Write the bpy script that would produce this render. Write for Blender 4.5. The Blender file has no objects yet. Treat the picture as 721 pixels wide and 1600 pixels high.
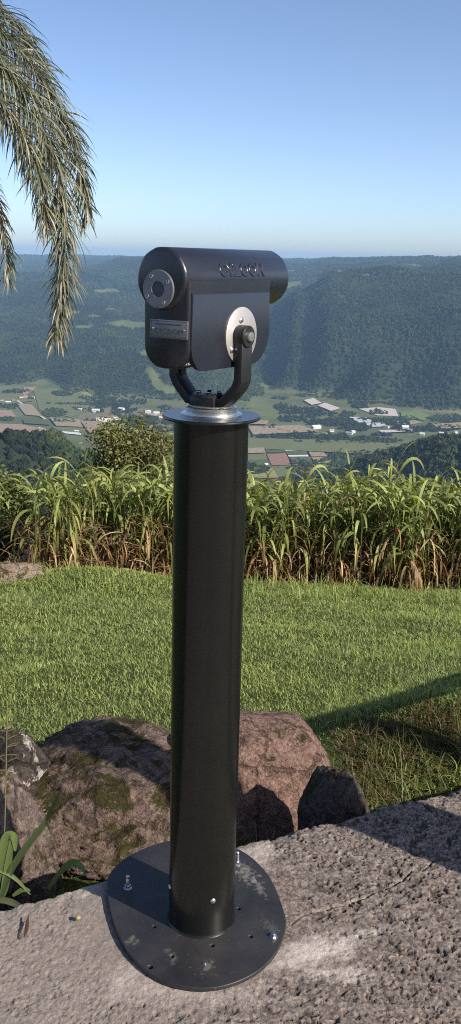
import bpy, bmesh, math, random
import numpy as np
from mathutils import Vector, Matrix

SC = bpy.context.scene
COL = SC.collection
R = math.radians
rng = np.random.default_rng(11)
random.seed(5)

# ------------------------------------------------------------------ camera geometry (also used to survey the site)
CF, CP, CR, CH = 1505.0, 0.261, 0.026, 1.5     # focal length (photo pixels), pitch, roll, eye height

def ray(u, v):
    a = (u - 360.5) / CF; b = (v - 800.0) / CF
    x = a * np.cos(CR) + b * np.sin(CR); y = -a * np.sin(CR) + b * np.cos(CR)
    return np.array([x, np.cos(CP) - y * np.sin(CP), -(np.sin(CP) + y * np.cos(CP))])

def on_plane(u, v, z0=0.0):
    d = ray(u, v); t = (z0 - CH) / d[2]
    return np.array([0, 0, CH]) + d * t

def at_dist(u, v, Y):
    d = ray(u, v)
    return np.array([0, 0, CH]) + d * (Y / d[1])

def to_px(x, y, z):
    zz = z - CH
    dep = y * np.cos(CP) - zz * np.sin(CP); dn = -zz * np.cos(CP) - y * np.sin(CP)
    dep = np.where(np.abs(dep) < 1e-6, 1e-6, dep)
    a = x / dep; b = dn / dep
    return 360.5 + CF * (a * np.cos(CR) - b * np.sin(CR)), 800 + CF * (a * np.sin(CR) + b * np.cos(CR))

# ------------------------------------------------------------------ numpy noise
def _h(ix, iy, iz, s):
    n = (ix * 374761393 + iy * 668265263 + iz * 2147483647 + s * 1274126177) & 0xffffffff
    n = ((n ^ (n >> 13)) * 1274126177) & 0xffffffff
    n = ((n ^ (n >> 16)) * 2246822519) & 0xffffffff
    return ((n ^ (n >> 15)) & 0xffffff) / float(0xffffff)

def vnoise(x, y, z=None, seed=0):
    x = np.asarray(x, float); y = np.asarray(y, float)
    z = np.zeros_like(x) if z is None else np.asarray(z, float)
    fx = np.floor(x); fy = np.floor(y); fz = np.floor(z)
    ix = fx.astype(np.int64); iy = fy.astype(np.int64); iz = fz.astype(np.int64)
    tx = x - fx; ty = y - fy; tz = z - fz
    sx = tx * tx * tx * (tx * (tx * 6 - 15) + 10); sy = ty * ty * ty * (ty * (ty * 6 - 15) + 10); sz = tz * tz * tz * (tz * (tz * 6 - 15) + 10)
    out = 0
    for dx in (0, 1):
        wx = sx if dx else 1 - sx
        for dy in (0, 1):
            wy = sy if dy else 1 - sy
            for dz in (0, 1):
                wz = sz if dz else 1 - sz
                out = out + wx * wy * wz * _h(ix + dx, iy + dy, iz + dz, seed)
    return out * 2 - 1

def fbm(x, y, z=None, oct=4, seed=0, gain=.5, lac=2.03):
    t = 0; a = 1; n = 0
    for o in range(oct):
        t = t + a * vnoise(x, y, z, seed + o * 17); n += a
        a *= gain; x = x * lac + 3.1; y = y * lac + 7.7; z = None if z is None else z * lac + 1.3
    return t / n

def worley(x, y, seed=0):
    ix = np.floor(x).astype(np.int64); iy = np.floor(y).astype(np.int64)
    f1 = np.full(x.shape, 9.0); f2 = np.full(x.shape, 9.0); idv = np.zeros(x.shape)
    for dx in (-1, 0, 1):
        for dy in (-1, 0, 1):
            cx = ix + dx; cy = iy + dy
            px = cx + _h(cx, cy, cx * 0, seed); py = cy + _h(cx, cy, cx * 0 + 5, seed)
            d = np.hypot(x - px, y - py)
            m = d < f1
            f2 = np.where(m, f1, np.minimum(f2, d)); idv = np.where(m, _h(cx, cy, cx * 0 + 9, seed), idv); f1 = np.where(m, d, f1)
    return f1, f2, idv

def sstep(a, b, x):
    t = np.clip((x - a) / (b - a), 0, 1); return t * t * (3 - 2 * t)

# ------------------------------------------------------------------ object helpers
def tag(o, label=None, cat=None, group=None, kind=None):
    if label: o['label'] = label
    if cat: o['category'] = cat
    if group: o['group'] = group
    if kind: o['kind'] = kind
    return o

def empty(name, loc, label, cat, group=None, rz=0.0):
    o = bpy.data.objects.new(name, None); COL.objects.link(o)
    o.location = loc; o.rotation_euler = (0, 0, rz); o.empty_display_size = .1
    return tag(o, label, cat, group)

def link(name, me, mat=None, parent=None, loc=None):
    o = bpy.data.objects.new(name, me); COL.objects.link(o)
    if mat is not None:
        me.materials.clear(); me.materials.append(mat)
    if parent is not None: o.parent = parent
    if loc is not None: o.location = loc
    return o

def np_mesh(name, V, F3=None, F4=None, cols=None, smooth=True, cname='tint'):
    me = bpy.data.meshes.new(name)
    V = np.asarray(V, np.float32).reshape(-1, 3)
    F3 = np.zeros((0, 3), np.int32) if F3 is None else np.asarray(F3, np.int32).reshape(-1, 3)
    F4 = np.zeros((0, 4), np.int32) if F4 is None else np.asarray(F4, np.int32).reshape(-1, 4)
    me.vertices.add(len(V)); me.vertices.foreach_set('co', V.ravel())
    nl = F3.size + F4.size
    me.loops.add(nl); me.loops.foreach_set('vertex_index', np.concatenate([F3.ravel(), F4.ravel()]))
    st = np.concatenate([np.arange(len(F3)) * 3, F3.size + np.arange(len(F4)) * 4]).astype(np.int32)
    me.polygons.add(len(st)); me.polygons.foreach_set('loop_start', st)
    me.polygons.foreach_set('use_smooth', np.full(len(st), smooth))
    me.update(calc_edges=True)
    if cols is not None:
        a = me.color_attributes.new(cname, 'FLOAT_COLOR', 'POINT')
        c = np.ones((len(V), 4), np.float32); c[:, :3] = cols
        a.data.foreach_set('color', c.ravel())
    me.validate()
    return me

def bm_obj(name, bm, mat, parent=None, smooth=35, loc=None):
    me = bpy.data.meshes.new(name)
    bmesh.ops.recalc_face_normals(bm, faces=bm.faces)
    bm.to_mesh(me); bm.free()
    if smooth:
        me.polygons.foreach_set('use_smooth', np.full(len(me.polygons), True)); me.set_sharp_from_angle(angle=R(smooth))
    return link(name, me, mat, parent, loc)

def lathe(bm, prof, seg=48, M=None):
    """revolve (r,z) pairs about z; closed at the ends when r==0"""
    rings = []
    for r, z in prof:
        if r < 1e-7: rings.append([bm.verts.new((0, 0, z))])
        else: rings.append([bm.verts.new((r * math.cos(2 * math.pi * k / seg), r * math.sin(2 * math.pi * k / seg), z)) for k in range(seg)])
    for a, b in zip(rings, rings[1:]):
        for k in range(seg):
            j = (k + 1) % seg
            if len(a) == 1 and len(b) == 1: continue
            if len(a) == 1: bm.faces.new((a[0], b[k], b[j]))
            elif len(b) == 1: bm.faces.new((a[k], a[j], b[0]))
            else: bm.faces.new((a[k], a[j], b[j], b[k]))
    vs = [v for r in rings for v in r]
    if M is not None: bmesh.ops.transform(bm, matrix=M, verts=vs)
    return vs

def prism(bm, poly, z0, z1, bevel=0.0, seg=3, M=None):
    n0 = len(bm.verts)
    lo = [bm.verts.new((x, y, z0)) for x, y in poly]; hi = [bm.verts.new((x, y, z1)) for x, y in poly]
    n = len(poly)
    fs = [bm.faces.new(lo[::-1]), bm.faces.new(hi)]
    for k in range(n): fs.append(bm.faces.new((lo[k], lo[(k + 1) % n], hi[(k + 1) % n], hi[k])))
    vs = lo + hi
    if bevel > 0:
        es = list({e for f in fs[:2] for e in f.edges})
        r = bmesh.ops.bevel(bm, geom=es, offset=bevel, segments=seg, profile=.5, affect='EDGES')
        bm.verts.ensure_lookup_table(); vs = list(bm.verts)[n0:] if False else list({v for v in bm.verts if v.index < 0 or True})
    if M is not None:
        if bevel > 0: bmesh.ops.transform(bm, matrix=M, verts=bm.verts)   # one solid per bmesh when bevelled
        else: bmesh.ops.transform(bm, matrix=M, verts=vs)

def box(bm, c, s, bevel=0.0, M=None):
    r = bmesh.ops.create_cube(bm, size=1.0)['verts']
    bmesh.ops.scale(bm, vec=s, verts=r); bmesh.ops.translate(bm, vec=c, verts=r)
    if bevel:
        es = list({e for v in r for e in v.link_edges})
        q = bmesh.ops.bevel(bm, geom=es, offset=bevel, segments=2, profile=.5, affect='EDGES'); r = q['verts'] + [v for v in r if v.is_valid]
        r = list(set(r))
    if M is not None: bmesh.ops.transform(bm, matrix=M, verts=r)

def tube_np(path, rad, seg=8):
    P = np.asarray(path, float); n = len(P); rad = np.broadcast_to(np.asarray(rad, float), (n,))
    T = np.gradient(P, axis=0); T /= np.linalg.norm(T, axis=1)[:, None] + 1e-12
    ref = np.array([0, 0, 1.0]) if abs(T[0, 2]) < .9 else np.array([1.0, 0, 0])
    A = np.cross(T, ref); A /= np.linalg.norm(A, axis=1)[:, None] + 1e-12
    B = np.cross(T, A)
    th = np.arange(seg) * 2 * np.pi / seg
    V = P[:, None] + rad[:, None, None] * (A[:, None] * np.cos(th)[None, :, None] + B[:, None] * np.sin(th)[None, :, None])
    i = np.arange(n - 1)[:, None] * seg; k = np.arange(seg)[None]; k2 = (k + 1) % seg
    F = np.stack([i + k, i + k2, i + seg + k2, i + seg + k], -1).reshape(-1, 4)
    V = np.concatenate([V.reshape(-1, 3), P[:1], P[-1:]])
    c0, c1 = n * seg, n * seg + 1; k = np.arange(seg); k2 = (k + 1) % seg
    F3 = np.concatenate([np.stack([k2, k, np.full(seg, c0)], -1), np.stack([(n - 1) * seg + k, (n - 1) * seg + k2, np.full(seg, c1)], -1)])
    return V, F3, F

class Bag:
    """collects numpy geometry for ONE mesh"""
    def __init__(s): s.V = []; s.T = []; s.Q = []; s.C = []; s.n = 0
    def add(s, V, T=None, Q=None, col=(1, 1, 1)):
        V = np.asarray(V, float).reshape(-1, 3)
        if T is not None and len(T): s.T.append(np.asarray(T) + s.n)
        if Q is not None and len(Q): s.Q.append(np.asarray(Q) + s.n)
        s.V.append(V); c = np.asarray(col, float)
        s.C.append(np.broadcast_to(c, V.shape) if c.ndim == 1 else c); s.n += len(V)
    def mesh(s, name, smooth=True):
        return np_mesh(name, np.concatenate(s.V), np.concatenate(s.T) if s.T else None, np.concatenate(s.Q) if s.Q else None, np.concatenate(s.C), smooth)

def catmull(pts, n, closed=False):
    P = np.asarray(pts, float); m = len(P); out = []
    K = m if closed else m - 1
    for i in range(K):
        if closed: a, b, c, d = P[(i - 1) % m], P[i], P[(i + 1) % m], P[(i + 2) % m]
        else: a, b, c, d = P[max(i - 1, 0)], P[i], P[i + 1], P[min(i + 2, m - 1)]
        for t in np.arange(n) / n:
            out.append(.5 * ((2 * b) + (c - a) * t + (2 * a - 5 * b + 4 * c - d) * t ** 2 + (3 * b - a - 3 * c + d) * t ** 3))
    if not closed: out.append(P[-1])
    return np.array(out)

def ribbons(base, d0, side, length, width, droop, nseg=6, taper=None, fold=0.0, col=(.1, .2, .05), col2=None, twist=None):
    """many blades at once: base (N,3), start direction d0, side vector; gravity droop bends them. returns V,T,Q,C"""
    N = len(base); t = np.linspace(0, 1, nseg + 1)
    tp = taper if taper is not None else np.clip(np.sin(np.pi * np.clip(t * .86 + .14, 0, 1)) ** .7, 0, 1)
    P = np.zeros((N, nseg + 1, 3)); P[:, 0] = base
    d = d0.copy(); step = (length / nseg)[:, None]
    for k in range(nseg):
        d = d + np.array([0, 0, -1.0]) * (droop[:, None] / nseg) * (1 + 1.2 * k / nseg)
        d /= np.linalg.norm(d, axis=1)[:, None] + 1e-9
        P[:, k + 1] = P[:, k] + d * step
    W = width[:, None, None] * tp[None, :, None] * .5
    S = side[:, None, :] * np.ones((1, nseg + 1, 1))
    if twist is not None:
        T = np.gradient(P, axis=1); T /= np.linalg.norm(T, axis=2)[..., None] + 1e-9
        B = np.cross(T, S); ang = (twist[:, None] * t[None])[..., None]
        S = S * np.cos(ang) + B * np.sin(ang)
    L = P - S * W; Rr = P + S * W
    V = np.stack([L, Rr], 2).reshape(N, -1, 3)
    i = np.arange(nseg) * 2
    q = np.stack([i, i + 1, i + 3, i + 2], -1)
    Q = (q[None] + (np.arange(N) * (2 * nseg + 2))[:, None, None]).reshape(-1, 4)
    c = np.asarray(col, float)
    if c.ndim == 1: c = np.broadcast_to(c, (N, 3))
    c2 = c if col2 is None else np.asarray(col2, float)
    if c2.ndim == 1: c2 = np.broadcast_to(c2, (N, 3))
    tt = np.repeat(t, 2)[None, :, None]
    C = c[:, None] * (1 - tt) + c2[:, None] * tt
    return V.reshape(-1, 3), Q, C.reshape(-1, 3)

# ------------------------------------------------------------------ materials
def new_mat(name):
    m = bpy.data.materials.new(name); m.use_nodes = True
    nt = m.node_tree; nt.nodes.clear()
    return m, nt, nt.nodes, nt.links

def N(nt, t, **kw):
    n = nt.nodes.new(t)
    for k, v in kw.items():
        if k.startswith('i_'):
            key = k[2:]; key = int(key) if key.isdigit() else key.replace('_', ' ')
            n.inputs[key].default_value = v
        else: setattr(n, k, v)
    return n

def ramp(nt, fac, stops, interp='LINEAR'):
    r = nt.nodes.new('ShaderNodeValToRGB'); r.color_ramp.interpolation = interp
    e = r.color_ramp.elements
    while len(e) < len(stops): e.new(.5)
    for k, (p, c) in enumerate(stops):
        e[k].position = p; e[k].color = (*c, 1) if len(c) == 3 else c
    nt.links.new(fac, r.inputs[0]); return r.outputs[0]

def mixc(nt, f, a, b, mode='MIX'):
    m = nt.nodes.new('ShaderNodeMix'); m.data_type = 'RGBA'; m.blend_type = mode
    for s, v in ((m.inputs[0], f), (m.inputs[6], a), (m.inputs[7], b)):
        if isinstance(v, bpy.types.NodeSocket): nt.links.new(v, s)
        else: s.default_value = v if not isinstance(v, tuple) or len(v) == 4 else (*v, 1)
    return m.outputs[2]

def mathn(nt, op, a, b=None, clamp=False):
    m = nt.nodes.new('ShaderNodeMath'); m.operation = op; m.use_clamp = clamp
    for s, v in zip(m.inputs, (a, b)):
        if v is None: continue
        if isinstance(v, bpy.types.NodeSocket): nt.links.new(v, s)
        else: s.default_value = v
    return m.outputs[0]

def noise(nt, vec, scale, detail=4, rough=.55, dist=0):
    n = N(nt, 'ShaderNodeTexNoise', i_Scale=scale, i_Detail=detail, i_Roughness=rough, i_Distortion=dist)
    if vec is not None: nt.links.new(vec, n.inputs['Vector'])
    return n.outputs['Fac']

def finish(nt, color, rough=.8, metal=0.0, bump=None, bstr=.3, bdist=.01, spec=.5, coat=0.0, sss=None):
    p = N(nt, 'ShaderNodeBsdfPrincipled'); o = N(nt, 'ShaderNodeOutputMaterial')
    for s, v in (('Base Color', color), ('Roughness', rough), ('Metallic', metal)):
        if isinstance(v, bpy.types.NodeSocket): nt.links.new(v, p.inputs[s])
        else: p.inputs[s].default_value = (*v, 1) if isinstance(v, tuple) and len(v) == 3 else v
    p.inputs['Specular IOR Level'].default_value = spec
    p.inputs['Coat Weight'].default_value = coat
    if bump is not None:
        b = N(nt, 'ShaderNodeBump', i_Strength=bstr, i_Distance=bdist); nt.links.new(bump, b.inputs['Height']); nt.links.new(b.outputs[0], p.inputs['Normal'])
    nt.links.new(p.outputs[0], o.inputs[0]); return p

def objco(nt): return N(nt, 'ShaderNodeTexCoord').outputs['Object']
def geopos(nt): return N(nt, 'ShaderNodeNewGeometry').outputs['Position']

def leaf_mat(name, trans=.35, rough=.55, spec=.3, instancer=False, attr='tint'):
    m, nt, nd, lk = new_mat(name)
    a = N(nt, 'ShaderNodeAttribute', attribute_name=attr)
    if instancer: a.attribute_type = 'INSTANCER'
    p = N(nt, 'ShaderNodeBsdfPrincipled', i_Roughness=rough); p.inputs['Specular IOR Level'].default_value = spec
    lk.new(a.outputs['Color'], p.inputs['Base Color'])
    o = N(nt, 'ShaderNodeOutputMaterial')
    if trans > 0:
        t = N(nt, 'ShaderNodeBsdfTranslucent'); x = N(nt, 'ShaderNodeMixShader'); x.inputs[0].default_value = trans
        c = mixc(nt, 1.0, a.outputs['Color'], (1.25, 1.2, .55, 1), 'MULTIPLY'); lk.new(c, t.inputs[0])
        lk.new(p.outputs[0], x.inputs[1]); lk.new(t.outputs[0], x.inputs[2]); lk.new(x.outputs[0], o.inputs[0])
    else: lk.new(p.outputs[0], o.inputs[0])
    return m

def paint_black(name, base=(.016, .016, .018), rough=.42, dust=.25, coat=0.0):
    m, nt, nd, lk = new_mat(name); co = objco(nt)
    n1 = noise(nt, co, 9, 5, .6); n2 = noise(nt, co, 160, 3, .7)
    f = mathn(nt, 'MULTIPLY', ramp(nt, n1, [(.42, (0, 0, 0)), (.8, (1, 1, 1))]), dust * .25)
    sp = ramp(nt, noise(nt, co, 85, 2, .5), [(.70, (0, 0, 0)), (.76, (1, 1, 1))])
    f2 = mathn(nt, 'ADD', f, mathn(nt, 'MULTIPLY', sp, dust * .25), True)
    c = mixc(nt, f2, base, (.20, .18, .16))
    r = mathn(nt, 'ADD', mathn(nt, 'MULTIPLY', n1, .16), rough - .08)
    p = finish(nt, c, r, 0, n2, .05, .0006, .5, coat); p.inputs['Coat Roughness'].default_value = .28
    return m

def metal(name, c=(.62, .62, .61), rough=.32, scale=(4, 4, 400)):
    m, nt, nd, lk = new_mat(name); co = objco(nt)
    mp = N(nt, 'ShaderNodeMapping'); mp.inputs['Scale'].default_value = scale; lk.new(co, mp.inputs[0])
    n = noise(nt, mp.outputs[0], 1, 4, .7); n2 = noise(nt, co, 25, 3)
    col = mixc(nt, n2, tuple(x * .8 for x in c), c)
    finish(nt, col, mathn(nt, 'ADD', mathn(nt, 'MULTIPLY', n, .25), rough - .1), 1.0, n, .08, .0005)
    return m

M_BLACK = paint_black('satin_black_paint', base=(.0055, .0063, .0055), rough=.23, dust=.04)
M_BLACKG = paint_black('gelcoat_black', base=(.012, .0135, .020), rough=.30, dust=.08, coat=.5)
M_ARM = paint_black('arm_black', base=(.014, .014, .016), rough=.38, dust=.15)
M_ALU = metal('turned_aluminium', (.72, .72, .70), .28)
M_STEEL = metal('brushed_steel', (.6, .58, .55), .42, (60, 60, 60))
M_BOLT = metal('zinc_bolt', (.66, .66, .68), .3, (90, 90, 90))
M_GREYPLATE, nt, nd, lk = new_mat('grey_metal_plate'); co = objco(nt)
finish(nt, mixc(nt, noise(nt, co, 30, 3), (.17, .175, .19), (.25, .255, .27)), .48, .55, noise(nt, co, 300, 2), .05, .0005)
M_DISC, nt, nd, lk = new_mat('pale_disc'); co = objco(nt)
finish(nt, mixc(nt, noise(nt, co, 40, 4), (.40, .38, .36), (.50, .48, .46)), .5, .6, noise(nt, co, 200, 2), .05, .0005)
M_LENS, nt, nd, lk = new_mat('eyepiece_glass'); finish(nt, (.09, .1, .12), .12, 0, spec=.7, coat=.6)
M_ETCH, nt, nd, lk = new_mat('etched_lettering'); finish(nt, (.10, .105, .12), .55, .4)

# base plate: black paint, dusty and scuffed with cement
M_PLATE, nt, nd, lk = new_mat('dusty_black_plate'); co = objco(nt)
n1 = noise(nt, co, 6, 5, .65); n2 = noise(nt, co, 60, 4, .7)
base = mixc(nt, ramp(nt, n1, [(.35, (0, 0, 0)), (.75, (1, 1, 1))]), (.016, .016, .019), (.042, .040, .038))
spk = ramp(nt, noise(nt, co, 150, 2, .6), [(.68, (0, 0, 0)), (.74, (1, 1, 1))])
base = mixc(nt, mathn(nt, 'MULTIPLY', spk, .22), base, (.32, .30, .27))
def blob(nt, co, c, sx, sy, rz=0.0, lo=.35, hi=1.0, wob=.6, ws=28):
    mp = N(nt, 'ShaderNodeMapping', vector_type='TEXTURE'); mp.inputs['Location'].default_value = c; mp.inputs['Scale'].default_value = (sx, sy, 1.0); mp.inputs['Rotation'].default_value = (0, 0, rz)
    nt.links.new(co, mp.inputs[0])
    g = N(nt, 'ShaderNodeVectorMath', operation='LENGTH'); nt.links.new(mp.outputs[0], g.inputs[0])
    w = mathn(nt, 'MULTIPLY', mathn(nt, 'SUBTRACT', noise(nt, co, ws, 5, .7), .5), wob * 2)
    d = mathn(nt, 'ADD', g.outputs['Value'], w)
    return ramp(nt, d, [(lo, (1, 1, 1)), (hi, (0, 0, 0))])
for c, sx, sy, rz, amt in (((.105, .165, .01), .030, .055, .5, .8), ((.135, .115, .01), .014, .055, .35, .6), ((-.06, -.14, .01), .012, .03, .4, .35),
                           ((-.155, -.09, .01), .02, .02, 0, .5), ((.02, -.165, .01), .012, .03, -.2, .5), ((.16, -.03, .01), .02, .04, .3, .25), ((-.11, .07, .01), .03, .012, .2, .18)):
    base = mixc(nt, mathn(nt, 'MULTIPLY', blob(nt, co, c, sx * .8, sy * .8, rz, .1, 1.5, 3.2, 75), amt * .40), base, (.42, .39, .35))
finish(nt, base, mathn(nt, 'ADD', mathn(nt, 'MULTIPLY', n1, .25), .33), 0, n2, .12, .001)

# ------------------------------------------------------------------ world, sun
SUN_EL = R(33.0)
sun_to = Vector((.822 * math.cos(SUN_EL), -.569 * math.cos(SUN_EL), math.sin(SUN_EL)))   # towards the sun
W = bpy.data.worlds.new('World'); SC.world = W; W.use_nodes = True
nt = W.node_tree; nt.nodes.clear()
sky = N(nt, 'ShaderNodeTexSky', sky_type='NISHITA'); sky.sun_disc = False
sky.sun_elevation = SUN_EL; sky.sun_rotation = math.atan2(sun_to.x, sun_to.y)
sky.altitude = 1500; sky.air_density = .65; sky.dust_density = 3.0; sky.ozone_density = 1.5
bg = N(nt, 'ShaderNodeBackground', i_Strength=.124); wo = N(nt, 'ShaderNodeOutputWorld')
nt.links.new(sky.outputs[0], bg.inputs[0]); nt.links.new(bg.outputs[0], wo.inputs[0])
sl = bpy.data.lights.new('sun', 'SUN'); sl.energy = 4.6; sl.angle = R(.53); sl.color = (1.0, .90, .78)
so = bpy.data.objects.new('sun', sl); COL.objects.link(so); so.rotation_euler = sun_to.to_track_quat('Z', 'Y').to_euler(); so.location = (20, -15, 20)

# ------------------------------------------------------------------ camera
cd = bpy.data.cameras.new('camera'); cam = bpy.data.objects.new('camera', cd); COL.objects.link(cam); SC.camera = cam
cd.sensor_fit = 'VERTICAL'; cd.sensor_height = 36.0; cd.lens = 36.0 * CF / 1600.0; cd.clip_end = 60000; cd.clip_start = .05
cam.location = (0, 0, CH)
cam.matrix_world = Matrix.Translation((0, 0, CH)) @ Matrix.Rotation(math.pi / 2 - CP, 4, 'X') @ Matrix.Rotation(CR, 4, 'Z')

SC.view_settings.view_transform = 'Standard'; SC.view_settings.look = 'None'; SC.view_settings.gamma = 1; SC.view_settings.exposure = 0.62
SC.view_settings.use_curve_mapping = False
SC.cycles.use_denoising = False; SC.cycles.pixel_filter_type = 'BLACKMAN_HARRIS'; SC.cycles.filter_width = 1.05
SC.cycles.max_bounces = 6; SC.cycles.diffuse_bounces = 3; SC.cycles.glossy_bounces = 3; SC.cycles.transmission_bounces = 3; SC.cycles.volume_bounces = 1; SC.cycles.transparent_max_bounces = 8
SC.cycles.sample_clamp_indirect = 6

# ------------------------------------------------------------------ terrain
ZF = -400.0
def slab_edge_y(x): return 2.225 + .49 * x
def lawn_z(x, y):
    x = np.asarray(x, float); y = np.asarray(y, float)
    z = -.35 - .25 * np.maximum(0, y - 3.4) + .05 * fbm(x * .5, y * .5, seed=3) + .012 * fbm(x * 3, y * 3, seed=4)
    z = z + .17 * np.exp(-((x - 1.0) / .55) ** 2 - ((y - 3.72) / .27) ** 2) - .10 * np.exp(-((x - .75) / .5) ** 2 - ((y - 3.0) / .25) ** 2)      # low bank right of the boulders
    z = z + .18 * np.exp(-((x + 1.4) / .8) ** 2 - ((y - 9.6) / .8) ** 2)
    return z

def colprof(u, pts):
    out = []
    for v, d in pts:
        r = ray(u, v); out.append((d, CH + d * r[2] / np.hypot(r[0], r[1])))
    return out
HOR = lambda u: 398 + .026 * (u - 360)
near = [(14, -3.2), (40, -17), (120, -70), (300, -150), (520, -225)]
def column(u, spur, far):
    p = list(near)
    if spur:
        v, d = spur; r = ray(u, v); zt = CH + d * r[2] / np.hypot(r[0], r[1])
        p += [(d * .78, zt - 62), (d, zt - 4), (d * 1.15, zt - 45), (d * 1.45, max(ZF, zt - 190))]
        if d * 1.45 < 1650: p += [(1700, ZF)]
    else: p += [(900, -330), (1350, ZF)]
    p += [(2150, ZF)]
    r = ray(u, far[0][0]); d_foot = (CH - ZF) / -(r[2] / np.hypot(r[0], r[1]))
    f = [(d_foot, ZF)] + [q for q in colprof(u, far[1:]) if q[0] > d_foot + 60]
    p += [(max(2250, f[0][0] - 180), ZF)] if f[0][0] - 180 > 2200 else []
    p += f
    p += [(f[-1][0] * 1.1, f[-1][1] - 60), (15000, f[-1][1] - 120)]
    return p
COLS = {
 -160: column(-160, (655, 900), [(610, 2900), (560, 3300), (520, 3900), (480, 4700), (442, 5300), (430, 6200), (428, 7300), (407, 9500), (398, 11500)]),
 0:   column(0, (692, 900), [(610, 2900), (560, 3300), (520, 3900), (480, 4700), (442, 5300), (430, 6200), (428, 7300), (407, 9500), (398, 11500)]),
 70:  column(70, (694, 900), [(600, 2880), (560, 3250), (520, 3800), (480, 4600), (442, 5200), (431, 6100), (428, 7200), (407, 9500), (399, 11500)]),
 130: column(130, (720, 880), [(612, 2850), (560, 3150), (505, 3900), (465, 4900), (430, 5700), (420, 6400), (424, 7200), (408, 9500), (399, 11500)]),
 195: column(195, (765, 860), [(624, 2850), (565, 3050), (508, 3800), (470, 4700), (420, 5900), (406, 6500), (405, 9500), (401, 11000)]),
 300: column(300, None, [(630, 2850), (565, 3000), (508, 3700), (460, 4800), (412, 6300), (404, 7000), (403, 9500), (402, 11000)]),
 425: column(425, None, [(602, 2680), (560, 3300), (505, 3900), (470, 4500), (450, 5200), (426, 6200), (413, 7000), (406, 9500), (406, 11000)]),
 468: column(468, None, [(612, 2680), (560, 3100), (500, 3450), (462, 3750), (456, 4500), (440, 5500), (416, 6800), (406, 9500), (407, 11000)]),
 520: column(520, (746, 1250), [(618, 2700), (550, 3000), (480, 3380), (430, 3900), (432, 4700), (418, 5900), (405, 6900), (405, 9500), (407, 11000)]),
 620: column(620, (719, 1230), [(634, 2560), (550, 2920), (480, 3280), (426, 3900), (427, 4600), (414, 5700), (404, 6700), (407, 9500), (408, 11000)]),
 721: column(721, (690, 1200), [(646, 2460), (550, 2820), (480, 3150), (430, 3750), (422, 4400), (412, 5300), (404, 6200), (408, 9500), (410, 11000)]),
 880: column(880, (640, 1150), [(655, 2400), (550, 2750), (480, 3050), (430, 3600), (408, 4300), (402, 5200), (404, 6000), (410, 9500), (412, 11000)]),
}
def az_of(u):
    r = ray(u, 520); return math.atan2(r[0], r[1])
CAZ = np.array([az_of(u) for u in COLS]); LG = np.log(np.geomspace(14, 15000, 700))
def smooth_interp(pts):
    d = np.array([p[0] for p in pts], float); z = np.array([p[1] for p in pts], float)
    o = np.argsort(d); d = d[o]; z = z[o]; x = np.log(d)
    h = np.diff(x); dl = np.diff(z) / h
    m = np.zeros(len(x)); m[0] = dl[0]; m[-1] = dl[-1]
    for i in range(1, len(x) - 1):
        if dl[i - 1] * dl[i] > 0:
            w1 = 2 * h[i] + h[i - 1]; w2 = h[i] + 2 * h[i - 1]; m[i] = (w1 + w2) / (w1 / dl[i - 1] + w2 / dl[i])
    k = np.clip(np.searchsorted(x, LG) - 1, 0, len(h) - 1); t = np.clip((LG - x[k]) / h[k], 0, 1)
    return (2*t**3-3*t**2+1)*z[k] + (t**3-2*t**2+t)*h[k]*m[k] + (-2*t**3+3*t**2)*z[k+1] + (t**3-t**2)*h[k]*m[k+1]
PROF = np.array([smooth_interp(c) for c in COLS.values()])
BACK = np.interp(LG, np.log([14, 30, 80, 200, 600, 15000]), [-.6, .5, 7, 16, 24, 24])

def terrain_z(x, y, detail=True):
    x = np.asarray(x, float); y = np.asarray(y, float)
    d = np.maximum(np.hypot(x, y), 1e-3); az = np.arctan2(x, y)
    azc = np.clip(az, CAZ[0], CAZ[-1])
    k = np.clip(np.searchsorted(CAZ, azc) - 1, 0, len(CAZ) - 2); t = (azc - CAZ[k]) / (CAZ[k + 1] - CAZ[k]); t = t * t * (3 - 2 * t)
    f = np.clip((np.log(np.maximum(d, 14)) - LG[0]) / (LG[1] - LG[0]), 0, len(LG) - 1.001); i = f.astype(int); w = f - i
    P = lambda kk: PROF[kk, i] * (1 - w) + PROF[kk, i + 1] * w
    z = P(k) * (1 - t) + P(k + 1) * t
    zb = BACK[i] * (1 - w) + BACK[i + 1] * w
    b = sstep(1.2, 2.0, np.abs(az)); z = z * (1 - b) + zb * b
    if detail:
        up = sstep(ZF + 4, ZF + 70, z) * sstep(150, 900, d) * (1 - b)
        wx = x + 160 * fbm(x / 700, y / 700, oct=2, seed=24); g = 1 - np.abs(fbm(wx / 430 + y / 2600, y / 900, oct=4, seed=21)) * 2.4
        far = 1 - .85 * sstep(4600, 8000, d)
        z = z + up * far * (g * 36 - 20) * np.where(d < 1700, .25, 1) + up * 11 * far * fbm(x / 130, y / 130, oct=3, seed=31)
        z = z + .6 * (1 - up) * fbm(x / 60, y / 60, oct=2, seed=8) * sstep(60, 200, d)
        # the far skyline is not ruled: low wooded knolls
        z = z + sstep(4800, 6500, d) * (1 - b) * 9 * fbm(x / 420, y / 420, oct=3, seed=77)
    wl = 1 - sstep(11.5, 20, d)
    return z * (1 - wl) + lawn_z(x, y) * wl

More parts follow.
